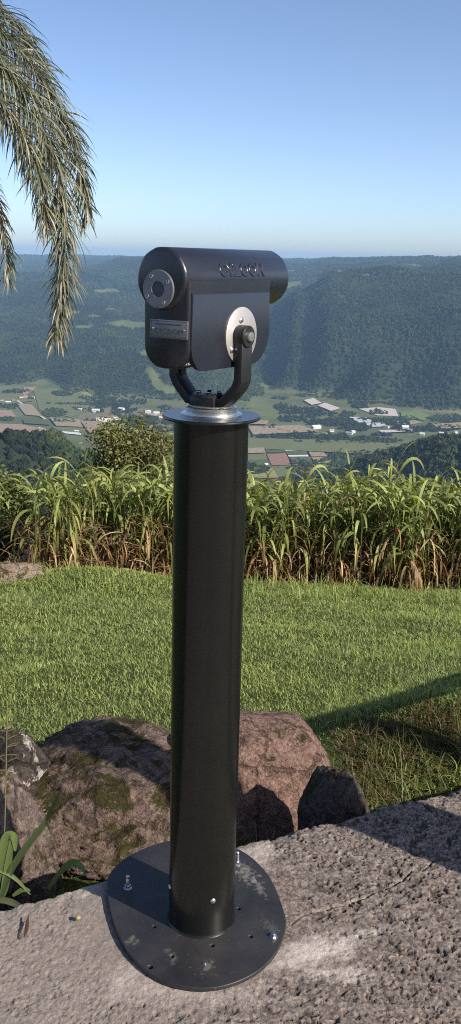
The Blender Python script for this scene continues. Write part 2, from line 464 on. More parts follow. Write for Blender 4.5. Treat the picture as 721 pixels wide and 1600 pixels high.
# clearings and pastures on the slopes, tree belts on the valley floor (photo pixels: u, v, ru, rv)
CLEAR = [(450, 447, 26, 5, -.2), (203, 507, 34, 5.5, .05), (168, 455, 20, 4, 0), (226, 552, 6, 5, 0), (243, 592, 9, 22, -.5), (575, 430, 9, 2.5, 0), (532, 424, 10, 2.2, .1),
         (262, 607, 14, 7, .3), (232, 578, 5, 4, 0), (150, 494, 12, 2.5, 0), (640, 414, 22, 2, .05), (620, 424, 8, 2, .3), (110, 488, 16, 3, 0), (410, 640, 26, 14, .4), (300, 560, 20, 6, 0),
         (395, 470, 10, 6, .2), (173, 484, 8, 3, 0), (455, 424, 8, 2, 0), (130, 511, 14, 3, 0)]
BELT = [(150, 622, 22, 4), (215, 628, 20, 4), (118, 612, 20, 2.5), (180, 612, 14, 3), (28, 612, 22, 3), (88, 646, 22, 6), (10, 655, 14, 2.5), (20, 636, 12, 4), (165, 630, 30, 9), (190, 640, 18, 10), (205, 655, 20, 6), (150, 640, 14, 5), (128, 640, 12, 3),
        (455, 655, 24, 5), (520, 660, 40, 6), (560, 668, 30, 6), (420, 668, 16, 3), (470, 683, 70, 5), (560, 690, 60, 6), (640, 672, 30, 5), (690, 670, 30, 6),
        (600, 662, 20, 3), (545, 648, 14, 4), (590, 645, 14, 3), (480, 645, 30, 8), (440, 640, 26, 8), (400, 634, 16, 6), (640, 655, 22, 3.5), (700, 655, 26, 7),
        (560, 725, 60, 18), (640, 730, 70, 30), (400, 735, 20, 8), (470, 750, 40, 5), (540, 715, 30, 8), (230, 655, 16, 5), (260, 640, 14, 5), (270, 660, 18, 5), (330, 640, 40, 10)]
def in_any(u, v, L, seed):
    r = np.full(np.shape(u), 9.0)
    jit = .35 * fbm(u / 9.0, v / 5.0, oct=2, seed=seed)
    for e in L:
        a = e[4] if len(e) > 4 else 0.0
        du = u - e[0]; dv = v - e[1]
        x = du * math.cos(a) + dv * math.sin(a); y = -du * math.sin(a) + dv * math.cos(a)
        r = np.minimum(r, np.hypot(x / e[2], y / e[3]))
    return r + jit

azf = np.radians(np.linspace(-27, 27, 330)); azs = np.radians(np.concatenate([np.linspace(-180, -27, 60)[:-1], [],]))
AZ = np.concatenate([np.radians(np.linspace(-180, -28, 58)), azf, np.radians(np.linspace(28, 180, 58))])
DD = np.concatenate([np.geomspace(11.5, 1400, 110)[:-1], np.linspace(1400, 7200, 250), np.linspace(7260, 15000, 60)])
A2, D2 = np.meshgrid(AZ, DD); GX = D2 * np.sin(A2); GY = D2 * np.cos(A2); GZ = terrain_z(GX, GY)
gu, gv = to_px(GX, GY, GZ)
cl = in_any(gu, gv, CLEAR, 5); clm = (1 - sstep(.8, 1.15, cl)) * ((np.abs(A2) < .45) & (D2 > 1500))
flo = (1 - sstep(ZF + 3, ZF + 9, GZ)) * (D2 > 1250)
g1 = fbm(GX / 300, GY / 300, oct=3, seed=41)[..., None]; g2 = fbm(GX / 60, GY / 60, oct=3, seed=42)[..., None]
wood = np.array([.030, .045, .020]); past = np.array([.12, .14, .05]) + g2 * .03; tan = np.array([.26, .20, .13]) + g2 * .05
flc = np.where(g1 > -.30, np.array([.105, .120, .052]), np.array([.165, .145, .085])) + g2 * .04
cc = np.where(g1 > -.75, past, tan)
TC = wood * np.ones(GX.shape + (1,)); TC = TC * (1 - flo[..., None]) + flc * flo[..., None]; TC = TC * (1 - clm[..., None]) + cc * clm[..., None]
nr, nc = GX.shape; i = np.arange(nr - 1)[:, None] * nc; k = np.arange(nc - 1)[None]
Q = np.stack([i + k, i + k + 1, i + nc + k + 1, i + nc + k], -1).reshape(-1, 4)[:, ::-1]
M_TERR, nt, nd, lk = new_mat('hillside_soil')
a = N(nt, 'ShaderNodeAttribute', attribute_name='tint'); gp = geopos(nt)
nz = noise(nt, gp, .05, 5, .65)
finish(nt, mixc(nt, .5, a.outputs['Color'], mixc(nt, nz, (.45, .45, .45), (1.5, 1.5, 1.5)), 'MULTIPLY'), .95, 0, spec=.1)
terr = link('hills', np_mesh('hills', np.stack([GX, GY, GZ], -1).reshape(-1, 3), None, Q, TC.reshape(-1, 3)), M_TERR); tag(terr, kind='structure')
tag(terr, 'wooded valley hillsides and valley floor below the lookout')

# ---- fields on the valley floor
def mat_field(name, c, c2, stripes=0.0, rot=0.0):
    m, nt, nd, lk = new_mat(name); gp = geopos(nt)
    f = noise(nt, gp, .03, 4, .6)
    if stripes:
        mp = N(nt, 'ShaderNodeMapping'); mp.inputs['Rotation'].default_value = (0, 0, rot); lk.new(gp, mp.inputs[0])
        w = N(nt, 'ShaderNodeTexWave', i_Scale=stripes, i_Distortion=.6); lk.new(mp.outputs[0], w.inputs[0])
        f = mathn(nt, 'MULTIPLY', mathn(nt, 'ADD', f, w.outputs['Fac']), .5)
    finish(nt, mixc(nt, f, c, c2), .9, 0, spec=.15); return m
FM = dict(green=mat_field('pasture', (.105, .125, .048), (.15, .16, .068)), dark=mat_field('dark_crop', (.06, .085, .035), (.09, .11, .05), .02, .4), bright=mat_field('bright_crop', (.11, .16, .05), (.16, .20, .07)),
          pink=mat_field('ploughed_soil', (.24, .165, .115), (.33, .235, .17), .02, .3), red=mat_field('red_soil', (.21, .115, .08), (.28, .165, .12), .02, .6), tan=mat_field('dry_field', (.235, .19, .125), (.31, .255, .17), .02, .2),
          pale=mat_field('netting_field', (.40, .365, .315), (.54, .49, .43), .03, .5), white=mat_field('plastic_cover', (.50, .49, .47), (.62, .61, .59)), yel=mat_field('yellow_green_field', (.20, .19, .07), (.28, .25, .1)),
          grey=mat_field('greenhouse_cover', (.36, .37, .40), (.50, .50, .52), .03, .4), track=mat_field('dirt_track', (.42, .35, .26), (.52, .45, .35)))
FIELDS = [
 ('green', [(52, 608), (94, 606), (138, 619), (154, 634), (112, 652), (62, 641)]), ('yel', [(94, 606), (128, 607), (160, 628), (140, 619)]), ('pink', [(38, 605), (58, 604), (52, 610), (34, 622)]),
 ('pink', [(-30, 640), (18, 641), (26, 651), (-30, 652)]), ('tan', [(26, 630), (50, 632), (66, 650), (40, 648)]), ('pink', [(-30, 660), (34, 663), (92, 675), (60, 683), (-30, 684)]), ('dark', [(36, 654), (74, 655), (80, 664), (38, 661)]),
 ('tan', [(78, 652), (124, 655), (130, 667), (88, 665)]), ('pink', [(126, 657), (168, 659), (176, 673), (140, 676)]), ('green', [(80, 666), (128, 668), (138, 680), (98, 676)]), ('white', [(96, 673.5), (127, 676), (127, 679.5), (102, 677)]),
 ('green', [(0, 616), (34, 614), (52, 626), (0, 634)]), ('track', [(26, 626), (28.5, 625), (74, 655), (71, 656)]), ('track', [(60, 668), (62, 667.3), (100, 679), (96, 680)]), ('tan', [(176, 660), (225, 664), (240, 676), (186, 674)]), ('red', [(160, 648), (178, 650), (180, 656), (160, 655)]),
 ('pale', [(475, 625), (490, 621.5), (503, 629.5), (487, 632.5)]), ('pale', [(497, 633.5), (508, 629), (532, 637.5), (518, 642)]), ('pale', [(561, 638.5), (592, 636), (618, 639), (623, 650), (590, 649)]), ('tan', [(602, 659.5), (645, 655.5), (661, 659.5), (640, 664)]),
 ('bright', [(626, 643), (652, 642), (672, 648), (664, 656), (628, 654)]), ('grey', [(545, 651), (575, 652), (585, 660), (560, 660)]), ('grey', [(566, 661), (597, 658.5), (606, 666), (580, 667)]), ('tan', [(388, 666), (470, 664), (500, 674), (396, 679)]),
 ('pink', [(392, 655), (420, 657), (418, 663), (390, 662)]), ('green', [(386, 684), (540, 688), (640, 694), (636, 712), (388, 700)]), ('tan', [(388, 700), (412, 699), (416, 707), (388, 708)]), ('green', [(388, 708), (416, 707.5), (421, 718), (388, 719)]), ('dark', [(388, 719), (421, 718.5), (427, 730), (388, 731)]), ('yel', [(388, 731), (427, 730.5), (436, 746), (388, 748)]),
 ('dark', [(413, 699), (441, 699), (446, 707), (417, 707)]), ('red', [(417, 709), (447, 708), (455, 726), (425, 727)]), ('pale', [(443, 701), (476, 701), (478, 704), (446, 704.5)]), ('dark', [(446, 705), (479, 704.5), (482, 710), (450, 710.5)]), ('white', [(450, 711), (481, 710.5), (483, 713), (452, 713.5)]), ('dark', [(453, 714), (484, 713.5), (489, 722), (458, 723)]),
 ('red', [(458, 724), (490, 723), (500, 738), (468, 739)]), ('green', [(426, 728), (456, 727), (468, 744), (436, 745)]), ('pink', [(482, 705), (505, 705), (512, 713), (487, 713)]), ('yel', [(487, 714), (513, 714), (525, 724), (494, 724)]), ('green', [(494, 725), (526, 725), (536, 744), (504, 744)]), ('tan', [(520, 690), (560, 692), (560, 697), (520, 695)]),
 ('tan', [(668, 662), (721, 660), (740, 667), (690, 670)]), ('pale', [(592, 672), (630, 671), (634, 674), (598, 676)]),
]
for fi, (kx, poly) in enumerate(FIELDS):
    bm = bmesh.new(); zf = ZF + 1.3 + .35 * (fi % 9) + .12 * (fi // 9)
    vs = [bm.verts.new(on_plane(u, v, zf)) for u, v in poly]; bm.faces.new(vs)
    o = bm_obj('track' if kx == 'track' else 'field', bm, FM[kx], None, 0)
    if o.data.polygons[0].normal.z < 0: o.data.flip_normals()
    tag(o, kind='structure')

# ---- forest: instanced crowns (one mass)
def forest_points():
    P = []
    def scatter(d0, d1, spacing, azm=.36):
        n = int((d1 ** 2 - d0 ** 2) * azm / spacing ** 2)
        d = np.sqrt(rng.uniform(d0 ** 2, d1 ** 2, n)); az = rng.uniform(-azm, azm, n)
        return d * np.sin(az), d * np.cos(az), np.full(n, spacing)
    for a, b, s in ((60, 500, 8), (500, 1700, 6.8), (1700, 2700, 7.5), (2700, 3700, 8), (3700, 5000, 11), (5000, 7200, 16), (7200, 12000, 30)):
        x, y, s_ = scatter(a, b, s, .36 if a > 1600 else .60); P.append(np.stack([x, y, s_], -1))
    P = np.concatenate(P); x, y, s = P.T; z = terrain_z(x, y); d = np.hypot(x, y)
    u, v = to_px(x, y, z)
    floor = (z < ZF + 2.5 + 5 * vnoise(x / 70, y / 70, seed=19)) & (d > 1250)
    keep = ~floor
    keep |= floor & (in_any(u, v, BELT, 9) < 1.0)
    n = vnoise(x / 45, y / 45, seed=63); keep |= floor & (n > .93)
    keep &= ~((in_any(u, v, CLEAR, 5) < 1.0) & (d > 1500))
    # irregular density
    keep &= (fbm(x / 90, y / 90, oct=2, seed=55) > -.42) | (rng.random(len(x)) < .35)
    return x[keep], y[keep], z[keep], s[keep], d[keep]
fx, fy, fz, fs, fd = forest_points()
nF = len(fx)
sc = fs * rng.uniform(.40, .74, nF) * np.where(rng.random(nF) < .12, 1.35, 1)
sc = np.minimum(sc, rng.uniform(5.0, 8.0, nF)); sc *= np.where((fd > 2400) & (fd < 5000), .86, 1); sc *= np.where((fz < ZF + 12), .8, 1)
tn = 1.3 * fbm(fx / 260, fy / 260, oct=3, seed=91); rr = rng.random(nF)
tc = .60 * np.stack([.030 + .016 * tn + .022 * rr, .048 + .020 * tn + .028 * rr, .020 + .005 * tn + .008 * rr], -1)
plant = sstep(.12, .3, fbm(fx / 330, fy / 330, oct=2, seed=93)); tc *= (1 - .30 * plant)[:, None]; lite = sstep(.15, .35, fbm(fx / 210 + 5, fy / 210, oct=2, seed=95)); tc *= (1 + .28 * lite[:, None] * np.array([1.1, 1.0, .6])); sc *= 1 - .25 * plant
tc[rr > .95] *= np.array([1.6, 1.35, 1.1]); tc = np.clip(tc, .012, .2)
me = bpy.data.meshes.new('forest'); me.vertices.add(nF)
me.vertices.foreach_set('co', np.stack([fx, fy, fz + sc * .35], -1).astype(np.float32).ravel())
at = me.attributes.new('size', 'FLOAT_VECTOR', 'POINT'); hs = rng.uniform(.85, 1.5, nF)
at.data.foreach_set('vector', np.stack([sc, sc, sc * hs], -1).astype(np.float32).ravel())
at = me.attributes.new('turn', 'FLOAT_VECTOR', 'POINT'); at.data.foreach_set('vector', np.stack([rng.uniform(-.2, .2, nF), rng.uniform(-.2, .2, nF), rng.uniform(0, 6.28, nF)], -1).astype(np.float32).ravel())
at = me.attributes.new('tint', 'FLOAT_COLOR', 'POINT'); c4 = np.ones((nF, 4), np.float32); c4[:, :3] = tc; at.data.foreach_set('color', c4.ravel())
M_FOREST = leaf_mat('forest_leaf', trans=0, rough=.8, spec=.12, instancer=True)
forest = link('forest', me, M_FOREST); tag(forest, 'dense dark green woodland covering the valley slopes', kind='stuff')
ng = bpy.data.node_groups.new('forest_crowns', 'GeometryNodeTree')
ng.interface.new_socket('Geometry', in_out='INPUT', socket_type='NodeSocketGeometry'); ng.interface.new_socket('Geometry', in_out='OUTPUT', socket_type='NodeSocketGeometry')
gi = ng.nodes.new('NodeGroupInput'); go = ng.nodes.new('NodeGroupOutput')
join = ng.nodes.new('GeometryNodeJoinGeometry')
for q in range(4):
    ico = ng.nodes.new('GeometryNodeMeshIcoSphere'); ico.inputs['Radius'].default_value = 1.0; ico.inputs['Subdivisions'].default_value = 4 if q < 2 else 3
    pos = ng.nodes.new('GeometryNodeInputPosition')
    nz = ng.nodes.new('ShaderNodeTexNoise'); nz.noise_dimensions = '4D'; nz.inputs['W'].default_value = q * 7.3; nz.inputs['Scale'].default_value = 1.9; nz.inputs['Detail'].default_value = 3; nz.inputs['Roughness'].default_value = .75
    ng.links.new(pos.outputs[0], nz.inputs['Vector'])
    mt = ng.nodes.new('ShaderNodeMath'); mt.operation = 'MULTIPLY_ADD'; mt.inputs[1].default_value = 2.6; mt.inputs[2].default_value = -.35; ng.links.new(nz.outputs['Fac'], mt.inputs[0])
    vm = ng.nodes.new('ShaderNodeVectorMath'); vm.operation = 'SCALE'; ng.links.new(pos.outputs[0], vm.inputs[0]); ng.links.new(mt.outputs[0], vm.inputs['Scale'])
    sp = ng.nodes.new('GeometryNodeSetPosition'); ng.links.new(ico.outputs['Mesh'], sp.inputs['Geometry']); ng.links.new(vm.outputs[0], sp.inputs['Position'])
    ss = ng.nodes.new('GeometryNodeSetShadeSmooth'); ng.links.new(sp.outputs[0], ss.inputs[0]); ss.inputs['Shade Smooth'].default_value = False
    sm = ng.nodes.new('GeometryNodeSetMaterial'); sm.inputs['Material'].default_value = M_FOREST; ng.links.new(ss.outputs[0], sm.inputs[0])
    g2i = ng.nodes.new('GeometryNodeGeometryToInstance'); ng.links.new(sm.outputs[0], g2i.inputs[0]); ng.links.new(g2i.outputs[0], join.inputs[0])
iop = ng.nodes.new('GeometryNodeInstanceOnPoints'); iop.inputs['Pick Instance'].default_value = True
ng.links.new(gi.outputs[0], iop.inputs['Points']); ng.links.new(join.outputs[0], iop.inputs['Instance'])
ri = ng.nodes.new('FunctionNodeRandomValue'); ri.data_type = 'INT'; ri.inputs[4].default_value = 0; ri.inputs[5].default_value = 3; ng.links.new(ri.outputs[2], iop.inputs['Instance Index'])
for nm, sock in (('size', 'Scale'), ('turn', 'Rotation')):
    na = ng.nodes.new('GeometryNodeInputNamedAttribute'); na.data_type = 'FLOAT_VECTOR'; na.inputs['Name'].default_value = nm
    ng.links.new(na.outputs['Attribute'], iop.inputs[sock])
ng.links.new(iop.outputs[0], go.inputs[0])
forest.modifiers.new('crowns', 'NODES').node_group = ng

# ---- far houses
def hmat(name, c): 
    m, nt, nd, lk = new_mat(name); finish(nt, mixc(nt, noise(nt, objco(nt), .4, 3), tuple(x * .85 for x in c), c), .8, 0, spec=.2); return m
HW = [hmat('white_wall', (.60, .58, .55)), hmat('cream_wall', (.50, .44, .36)), hmat('rosy_wall', (.40, .29, .25))]
HR = [hmat('red_roof', (.27, .15, .11)), hmat('grey_roof', (.30, .30, .30)), hmat('pale_roof', (.58, .58, .57))]
def house_mesh(L, Wd, H, ov=.5):
    bw = bmesh.new(); box(bw, (0, 0, H / 2), (L, Wd, H))
    for sx in (-1, 1):
        a = [bw.verts.new((sx * L / 2, -Wd / 2, H)), bw.verts.new((sx * L / 2, Wd / 2, H)), bw.verts.new((sx * L / 2, 0, H + Wd * .28))]; bw.faces.new(a)
    br = bmesh.new(); t = .25; l = L / 2 + ov; w = Wd / 2 + ov; h0 = H - ov * .56 + .05; h1 = H + Wd * .28 + .05
    top = []
    for sx in (-1, 1): top.append([br.verts.new((sx * l, y, z + dz)) for dz in (0, t) for y, z in ((-w, h0), (0, h1), (w, h0))])
    A, B = top
    for a, b, c, d in ((0, 1, 1, 0), (1, 2, 2, 1)): br.faces.new((A[a], A[b], B[c], B[d])); br.faces.new((A[a + 3], B[d + 3], B[c + 3], A[b + 3]))
    for s in (A, B): br.faces.new((s[0], s[1], s[4], s[3])); br.faces.new((s[1], s[2], s[5], s[4]))
    br.faces.new((A[0], A[3], B[3], B[0])); br.faces.new((A[2], B[2], B[5], A[5]))
    return bw, br
HOUSES = [  # u, v, length, width, height, wall, roof, turn
 ('white farmhouse at the far left edge of the valley fields', 'far_left', [(4, 627, 14, 9, 4, 0, 1), (13, 629, 18, 9, 4, 0, 2), (21, 626, 10, 8, 4, 0, 0)]),
 ('white house beside the brown field edge under the left woods', 'left', [(33, 622, 14, 10, 5, 0, 0), (40, 621, 16, 10, 5, 0, 0), (52, 622, 10, 9, 4, 0, 1)]),
 ('white barn among trees left of the shrub crown', 'mid', [(126, 641, 16, 10, 5, 0, 2), (150, 643, 26, 14, 6, 0, 2), (156, 656, 30, 14, 5, 0, 1), (167, 658, 36, 16, 5, 0, 2), (180, 656, 18, 14, 6, 0, 2), (190, 640, 20, 12, 5, 0, 2)]),
 ('pale village building in the cluster just left of the viewer flange', 'village', [(232, 645, 18, 14, 6, 0, 2), (238, 651, 26, 14, 6, 0, 1), (245, 647, 20, 12, 6, 0, 2), (250, 652, 22, 12, 6, 0, 0), (256, 648, 16, 12, 5, 1, 0)]),
 ('small house among trees in the middle of the right valley', 'middle', [(440, 673, 16, 10, 5, 2, 0), (452, 675, 14, 10, 5, 0, 0), (494, 669, 30, 16, 6, 0, 2), (518, 674, 16, 10, 5, 0, 1), (546, 678, 20, 10, 5, 0, 1), (552, 676, 12, 9, 5, 0, 2), (508, 679, 14, 9, 5, 0, 0)]),
 ('pale building beside the netting fields on the right of the valley', 'right', [(633, 671, 22, 16, 9, 0, 2), (640, 674, 18, 12, 6, 0, 1), (604, 668, 18, 10, 5, 0, 1), (590, 664, 20, 10, 5, 1, 1), (660, 679, 14, 10, 5, 0, 2)]),
 ('small white house at the right end of the valley floor', 'far_right', [(690, 678, 14, 9, 5, 0, 2), (700, 680, 12, 9, 5, 0, 0), (712, 676, 12, 9, 5, 0, 1)]),
 ('lone farmhouse on the wooded plateau below the skyline', 'plateau', [(574, 429, 30, 18, 8, 0, 1)]),
 ('small pale shed beside the ploughed fields right of the pole', 'shed', [(416, 727, 10, 7, 4, 0, 2)]),
 ('small pale shed by the white cover strip left of the shrub crown', 'shed', [(120, 674, 14, 6, 3, 0, 2)]),
]
for label, gname, L in HOUSES:
    for (u, v, l, w, h, wm, rm) in L:
        p = on_plane(u, v, ZF + 1)
        if v < 500:
            d = 4300.0; r = ray(u, v); f = d / np.hypot(r[0], r[1]); p = np.array([r[0] * f, r[1] * f, 0]); 
        p[2] = float(terrain_z(p[0], p[1])) - .8
        e = empty('house' if gname != 'shed' else 'shed', p, label, 'house' if gname != 'shed' else 'shed', 'far valley houses: ' + gname.replace('_', ' '), random.uniform(-.6, .6))
        bw, br = house_mesh(l * .74, w * .8, h)
        bm_obj('wall', bw, HW[wm], e, 0); bm_obj('roof', br, HR[rm], e, 0)

# ------------------------------------------------------------------ lawn sheet
ra = np.concatenate([np.linspace(.05, 2, 14), np.linspace(2.1, 12.4, 130)]); aa = np.linspace(0, 2 * np.pi, 241)[:-1]
A2, D2 = np.meshgrid(aa, ra); X = D2 * np.sin(A2); Y = D2 * np.cos(A2); Z = lawn_z(X, Y)
Z = np.where(D2 > 12, terrain_z(X, Y) , Z)
# behind / beside the camera the lawn lies level
nr, nc = X.shape; i = np.arange(nr - 1)[:, None] * nc; k = np.arange(nc)[None]; k2 = (k + 1) % nc
Q = np.stack([i + k, i + nc + k, i + nc + k2, i + k2], -1).reshape(-1, 4)[:, ::-1]
M_LAWN, nt, nd, lk = new_mat('lawn_soil'); gp = geopos(nt)
c = mixc(nt, noise(nt, gp, 3, 4), (.035, .05, .014), (.06, .075, .022)); c = mixc(nt, ramp(nt, noise(nt, gp, 25, 3, .7), [(.55, (0, 0, 0)), (.8, (1, 1, 1))]), c, (.11, .085, .045))
finish(nt, c, .95, 0, noise(nt, gp, 60, 4, .7), .6, .02, spec=.1)
lawn = link('lawn_ground', np_mesh('lawn_ground', np.stack([X, Y, Z], -1).reshape(-1, 3), None, Q), M_LAWN); tag(lawn, 'sloping lawn soil beyond the rocks', kind='structure')

# ------------------------------------------------------------------ concrete slab
def slab():
    ex, ey = np.array([1, .49]) / math.hypot(1, .49); nx, ny = -ey, ex        # along the edge, outward
    # fine patch in view + coarse rest: one sheet on (s,t) coordinates, t<=0 is inside
    sg = np.concatenate([np.linspace(-7, -1.3, 24)[:-1], np.arange(-1.3, 1.5, .0026), np.linspace(1.5, 7, 24)])
    tg = np.concatenate([np.linspace(-8, -.98, 24)[:-1], np.arange(-.98, -.001, .0026), [0.0]])
    S, T = np.meshgrid(sg, tg)
    T = T + (1 - sstep(-.25, 0, -np.abs(T))) * 0
    edge = .018 * fbm(S * 6, S * 0 + 2, oct=4, seed=12) + .008 * fbm(S * 30, S * 0, oct=2, seed=13)
    near = sstep(-.3, 0, T)
    T2 = T + edge * near
    X = S * ex + T2 * nx; Y = 2.225 + S * ey + T2 * ny
    rough = sstep(-.45, .25, X) * .6 + .4
    f1, f2, idv = worley(X * 85 + 1.6 * fbm(X * 40, Y * 40, seed=4, oct=2), Y * 85 + 1.6 * fbm(X * 40 + 9, Y * 40, seed=5, oct=2), 3)
    g1, g2, idg = worley(X * 40 + 1.2 * fbm(X * 20, Y * 20, seed=6, oct=2), Y * 40, 8)
    peb = np.clip(1 - f1 * 1.4, 0, 1) ** .7 * .0008 * (.1 + idv)
    peb2 = np.clip(1 - g1 * 1.5, 0, 1) ** .6 * .0026 * np.clip(idg * 2 - .9, 0, 1)
    q1 = fbm(X * 80, Y * 80, oct=3, seed=15, gain=.6); q2 = fbm(X * 38 + 3, Y * 38, oct=4, seed=16, gain=.6)
    pit = -sstep(.27, .33, q1) * .0036 - sstep(.31, .37, q2) * .0054
    fine = .0020 * fbm(X * 150, Y * 95, oct=3, seed=18, gain=.65)
    big = .003 * fbm(X * 2.2, Y * 2.2, oct=3, seed=19)
    sm = np.exp(-(((X + .06) / .29) ** 2 + ((Y - 1.965) / .32) ** 2) ** 3)     # mortar bed under the plate is smooth
    sm2 = np.exp(-(((X - .25) / .12) ** 2 + ((Y - 1.80) / .10) ** 2))
    smooth_ = 1 - np.clip(sm * .93 + sm2 * .6, 0, .96)
    Z = (peb + peb2 + pit) * rough * smooth_ + fine * (.4 + .6 * smooth_) + big * smooth_ - .004
    # crack
    cx = np.abs((Y - 2.03) - .62 * (X - .33) - .03 * fbm(X * 14, X * 0 + 1, oct=3, seed=23)); Z -= .010 * np.exp(-(cx / .004) ** 2) * sstep(.12, .3, X) * (1 - sstep(.62, .75, X))
    Z -= .03 * sstep(-.035, .004, T) ** 2 + .02 * np.clip(fbm(X * 12, Y * 12, oct=3, seed=33), 0, 1) * sstep(-.09, 0, T)
    pitm = np.clip(-(pit * smooth_) / .005, 0, 1)
    tone = np.stack([idv, idg, pitm], -1)
    nr, nc = X.shape; V = [np.stack([X, Y, Z], -1).reshape(-1, 3)]; C = [tone.reshape(-1, 3)]
    i = np.arange(nr - 1)[:, None] * nc; k = np.arange(nc - 1)[None]
    Q = [np.stack([i + k, i + k + 1, i + nc + k + 1, i + nc + k], -1).reshape(-1, 4)]
    # front face down to the lawn
    base = nr * nc; top = np.stack([X[-1], Y[-1], Z[-1]], -1); prev = (nr - 1) * nc
    for q, dz in enumerate((.04, .1, .18, .26, .40)):
        off = .014 * fbm(sg * 9, np.full(len(sg), dz * 9), oct=4, seed=44) - .02 * dz
        row = top.copy(); row[:, 2] -= dz; row[:, 0] += nx * off; row[:, 1] += ny * off
        V.append(row); C.append(np.full(row.shape, .4))
        kk = np.arange(nc - 1); Q.append(np.stack([prev + kk, prev + kk + 1, base + kk + 1, base + kk], -1)); prev = base; base += nc
    return np_mesh('concrete_slab', np.concatenate(V), None, np.concatenate(Q), np.concatenate(C))
M_CONC, nt, nd, lk = new_mat('weathered_concrete'); gp = geopos(nt)
a = N(nt, 'ShaderNodeAttribute', attribute_name='tint'); sep = N(nt, 'ShaderNodeSeparateColor'); lk.new(a.outputs['Color'], sep.inputs[0])
n1 = noise(nt, gp, 4, 6, .65); n2 = noise(nt, gp, 90, 4, .75); n3 = noise(nt, gp, 22, 4, .7)
c = mixc(nt, n1, (.165, .137, .121), (.25, .213, .188))
c = mixc(nt, ramp(nt, sep.outputs[0], [(.0, (.0, .0, .0)), (1, (.9, .9, .9))]), c, mixc(nt, sep.outputs[1], (.14, .118, .105), (.30, .25, .215)))
c = mixc(nt, ramp(nt, n2, [(.35, (.75, .75, .75)), (.65, (0, 0, 0))]), c, (.13, .11, .10))
gr = N(nt, 'ShaderNodeTexVoronoi', i_Scale=150.0); lk.new(gp, gr.inputs[0]); gs = N(nt, 'ShaderNodeSeparateColor'); lk.new(gr.outputs['Color'], gs.inputs[0])
c = mixc(nt, .8, c, mixc(nt, gs.outputs[0], (.50, .48, .47), (1.6, 1.58, 1.55)), 'MULTIPLY')
c = mixc(nt, mathn(nt, 'MULTIPLY', sep.outputs[2], .75), c, (.06, .05, .045))
c = mixc(nt, ramp(nt, n3, [(.58, (0, 0, 0)), (.78, (.7, .7, .7))]), c, (.42, .37, .33))
# paler, less weathered towards the left; grey-white cement dust round the plate
lx = N(nt, 'ShaderNodeSeparateXYZ'); lk.new(gp, lx.inputs[0])
c = mixc(nt, mathn(nt, 'MULTIPLY', ramp(nt, mathn(nt, 'ADD', mathn(nt, 'MULTIPLY', lx.outputs[0], -1.3), mathn(nt, 'MULTIPLY', n1, .35)), [(.0, (0, 0, 0)), (.55, (1, 1, 1))]), .6), c, mixc(nt, n2, (.215, .182, .162), (.355, .31, .275)))
for cen, sx, sy, rz, amt in (((.205, 1.83, 0), .15, .065, .35, .95), ((.27, 1.86, 0), .16, .02, .5, .7), ((.25, 1.77, 0), .13, .018, .15, .6), ((.10, 2.19, 0), .06, .09, -.6, .6), ((-.06, 1.70, 0), .24, .05, 0, .45), ((.29, 1.76, 0), .07, .03, .2, .5), ((-.19, 1.75, 0), .07, .05, .6, .5), ((-.33, 2.03, 0), .08, .06, .6, .35)):
    c = mixc(nt, mathn(nt, 'MULTIPLY', blob(nt, gp, cen, sx, sy, rz, .15, 1.25, 1.1, 26), amt), c, (.50, .45, .405))
finish(nt, c, .92, 0, mathn(nt, 'ADD', noise(nt, gp, 210, 4, .75), mathn(nt, 'MULTIPLY', noise(nt, gp, 520, 3, .7), .6)), .8, .003, spec=.2)
sl_o = link('concrete_slab', slab(), M_CONC); tag(sl_o, 'rough weathered concrete slab under the viewer', kind='structure')

# ------------------------------------------------------------------ the coin viewer (one thing with its parts)
PX, PY = -.0433, 1.9255
T = empty('viewing_telescope', (PX, PY, 0), 'black outdoor viewing telescope bolted to the concrete on a tall round pole', 'telescope')
H = 1.1815; PR = .0755
def curve_plate(name, outline, holes, z0, z1, bev, mat, parent):
    cu = bpy.data.curves.new(name, 'CURVE'); cu.dimensions = '2D'; cu.fill_mode = 'BOTH'
    for pts in [outline] + holes:
        s = cu.splines.new('POLY'); s.points.add(len(pts) - 1); s.use_cyclic_u = True
        for p, q in zip(s.points, pts): p.co = (q[0], q[1], 0, 1)
    cu.extrude = (z1 - z0) / 2 - bev; cu.bevel_depth = bev; cu.bevel_resolution = 2; cu.offset = -bev
    o = bpy.data.objects.new(name + '_curve', cu); me = bpy.data.meshes.new_from_object(o)
    bpy.data.objects.remove(o); bpy.data.curves.remove(cu); me.name = name
    co = np.zeros(len(me.vertices) * 3); me.vertices.foreach_get('co', co); co = co.reshape(-1, 3); co[:, 2] += (z0 + z1) / 2
    me.vertices.foreach_set('co', co.ravel()); me.update()
    me.polygons.foreach_set('use_smooth', np.full(len(me.polygons), True)); me.set_sharp_from_angle(angle=R(40))
    return link(name, me, mat, parent)
def circ(cx, cy, r, n=20): return [(cx + r * math.cos(2 * math.pi * k / n), cy + r * math.sin(2 * math.pi * k / n)) for k in range(n)]
OUT = [(168, 1395), (172, 1365), (205, 1336), (265, 1314), (330, 1316), (380, 1331), (420, 1368), (442, 1418), (447, 1450), (431, 1490), (394, 1524), (338, 1544), (280, 1541), (235, 1522), (200, 1488), (179, 1446)]
ol = np.array([on_plane(u, v, .008)[:2] for u, v in OUT]) - np.array([PX, PY])
ol = catmull(ol, 10, True)
for it in range(4): ol = .5 * ol + .25 * (np.roll(ol, 1, 0) + np.roll(ol, -1, 0))
loc = lambda u, v, z=.01: tuple(on_plane(u, v, z) - np.array([PX, PY, 0]))
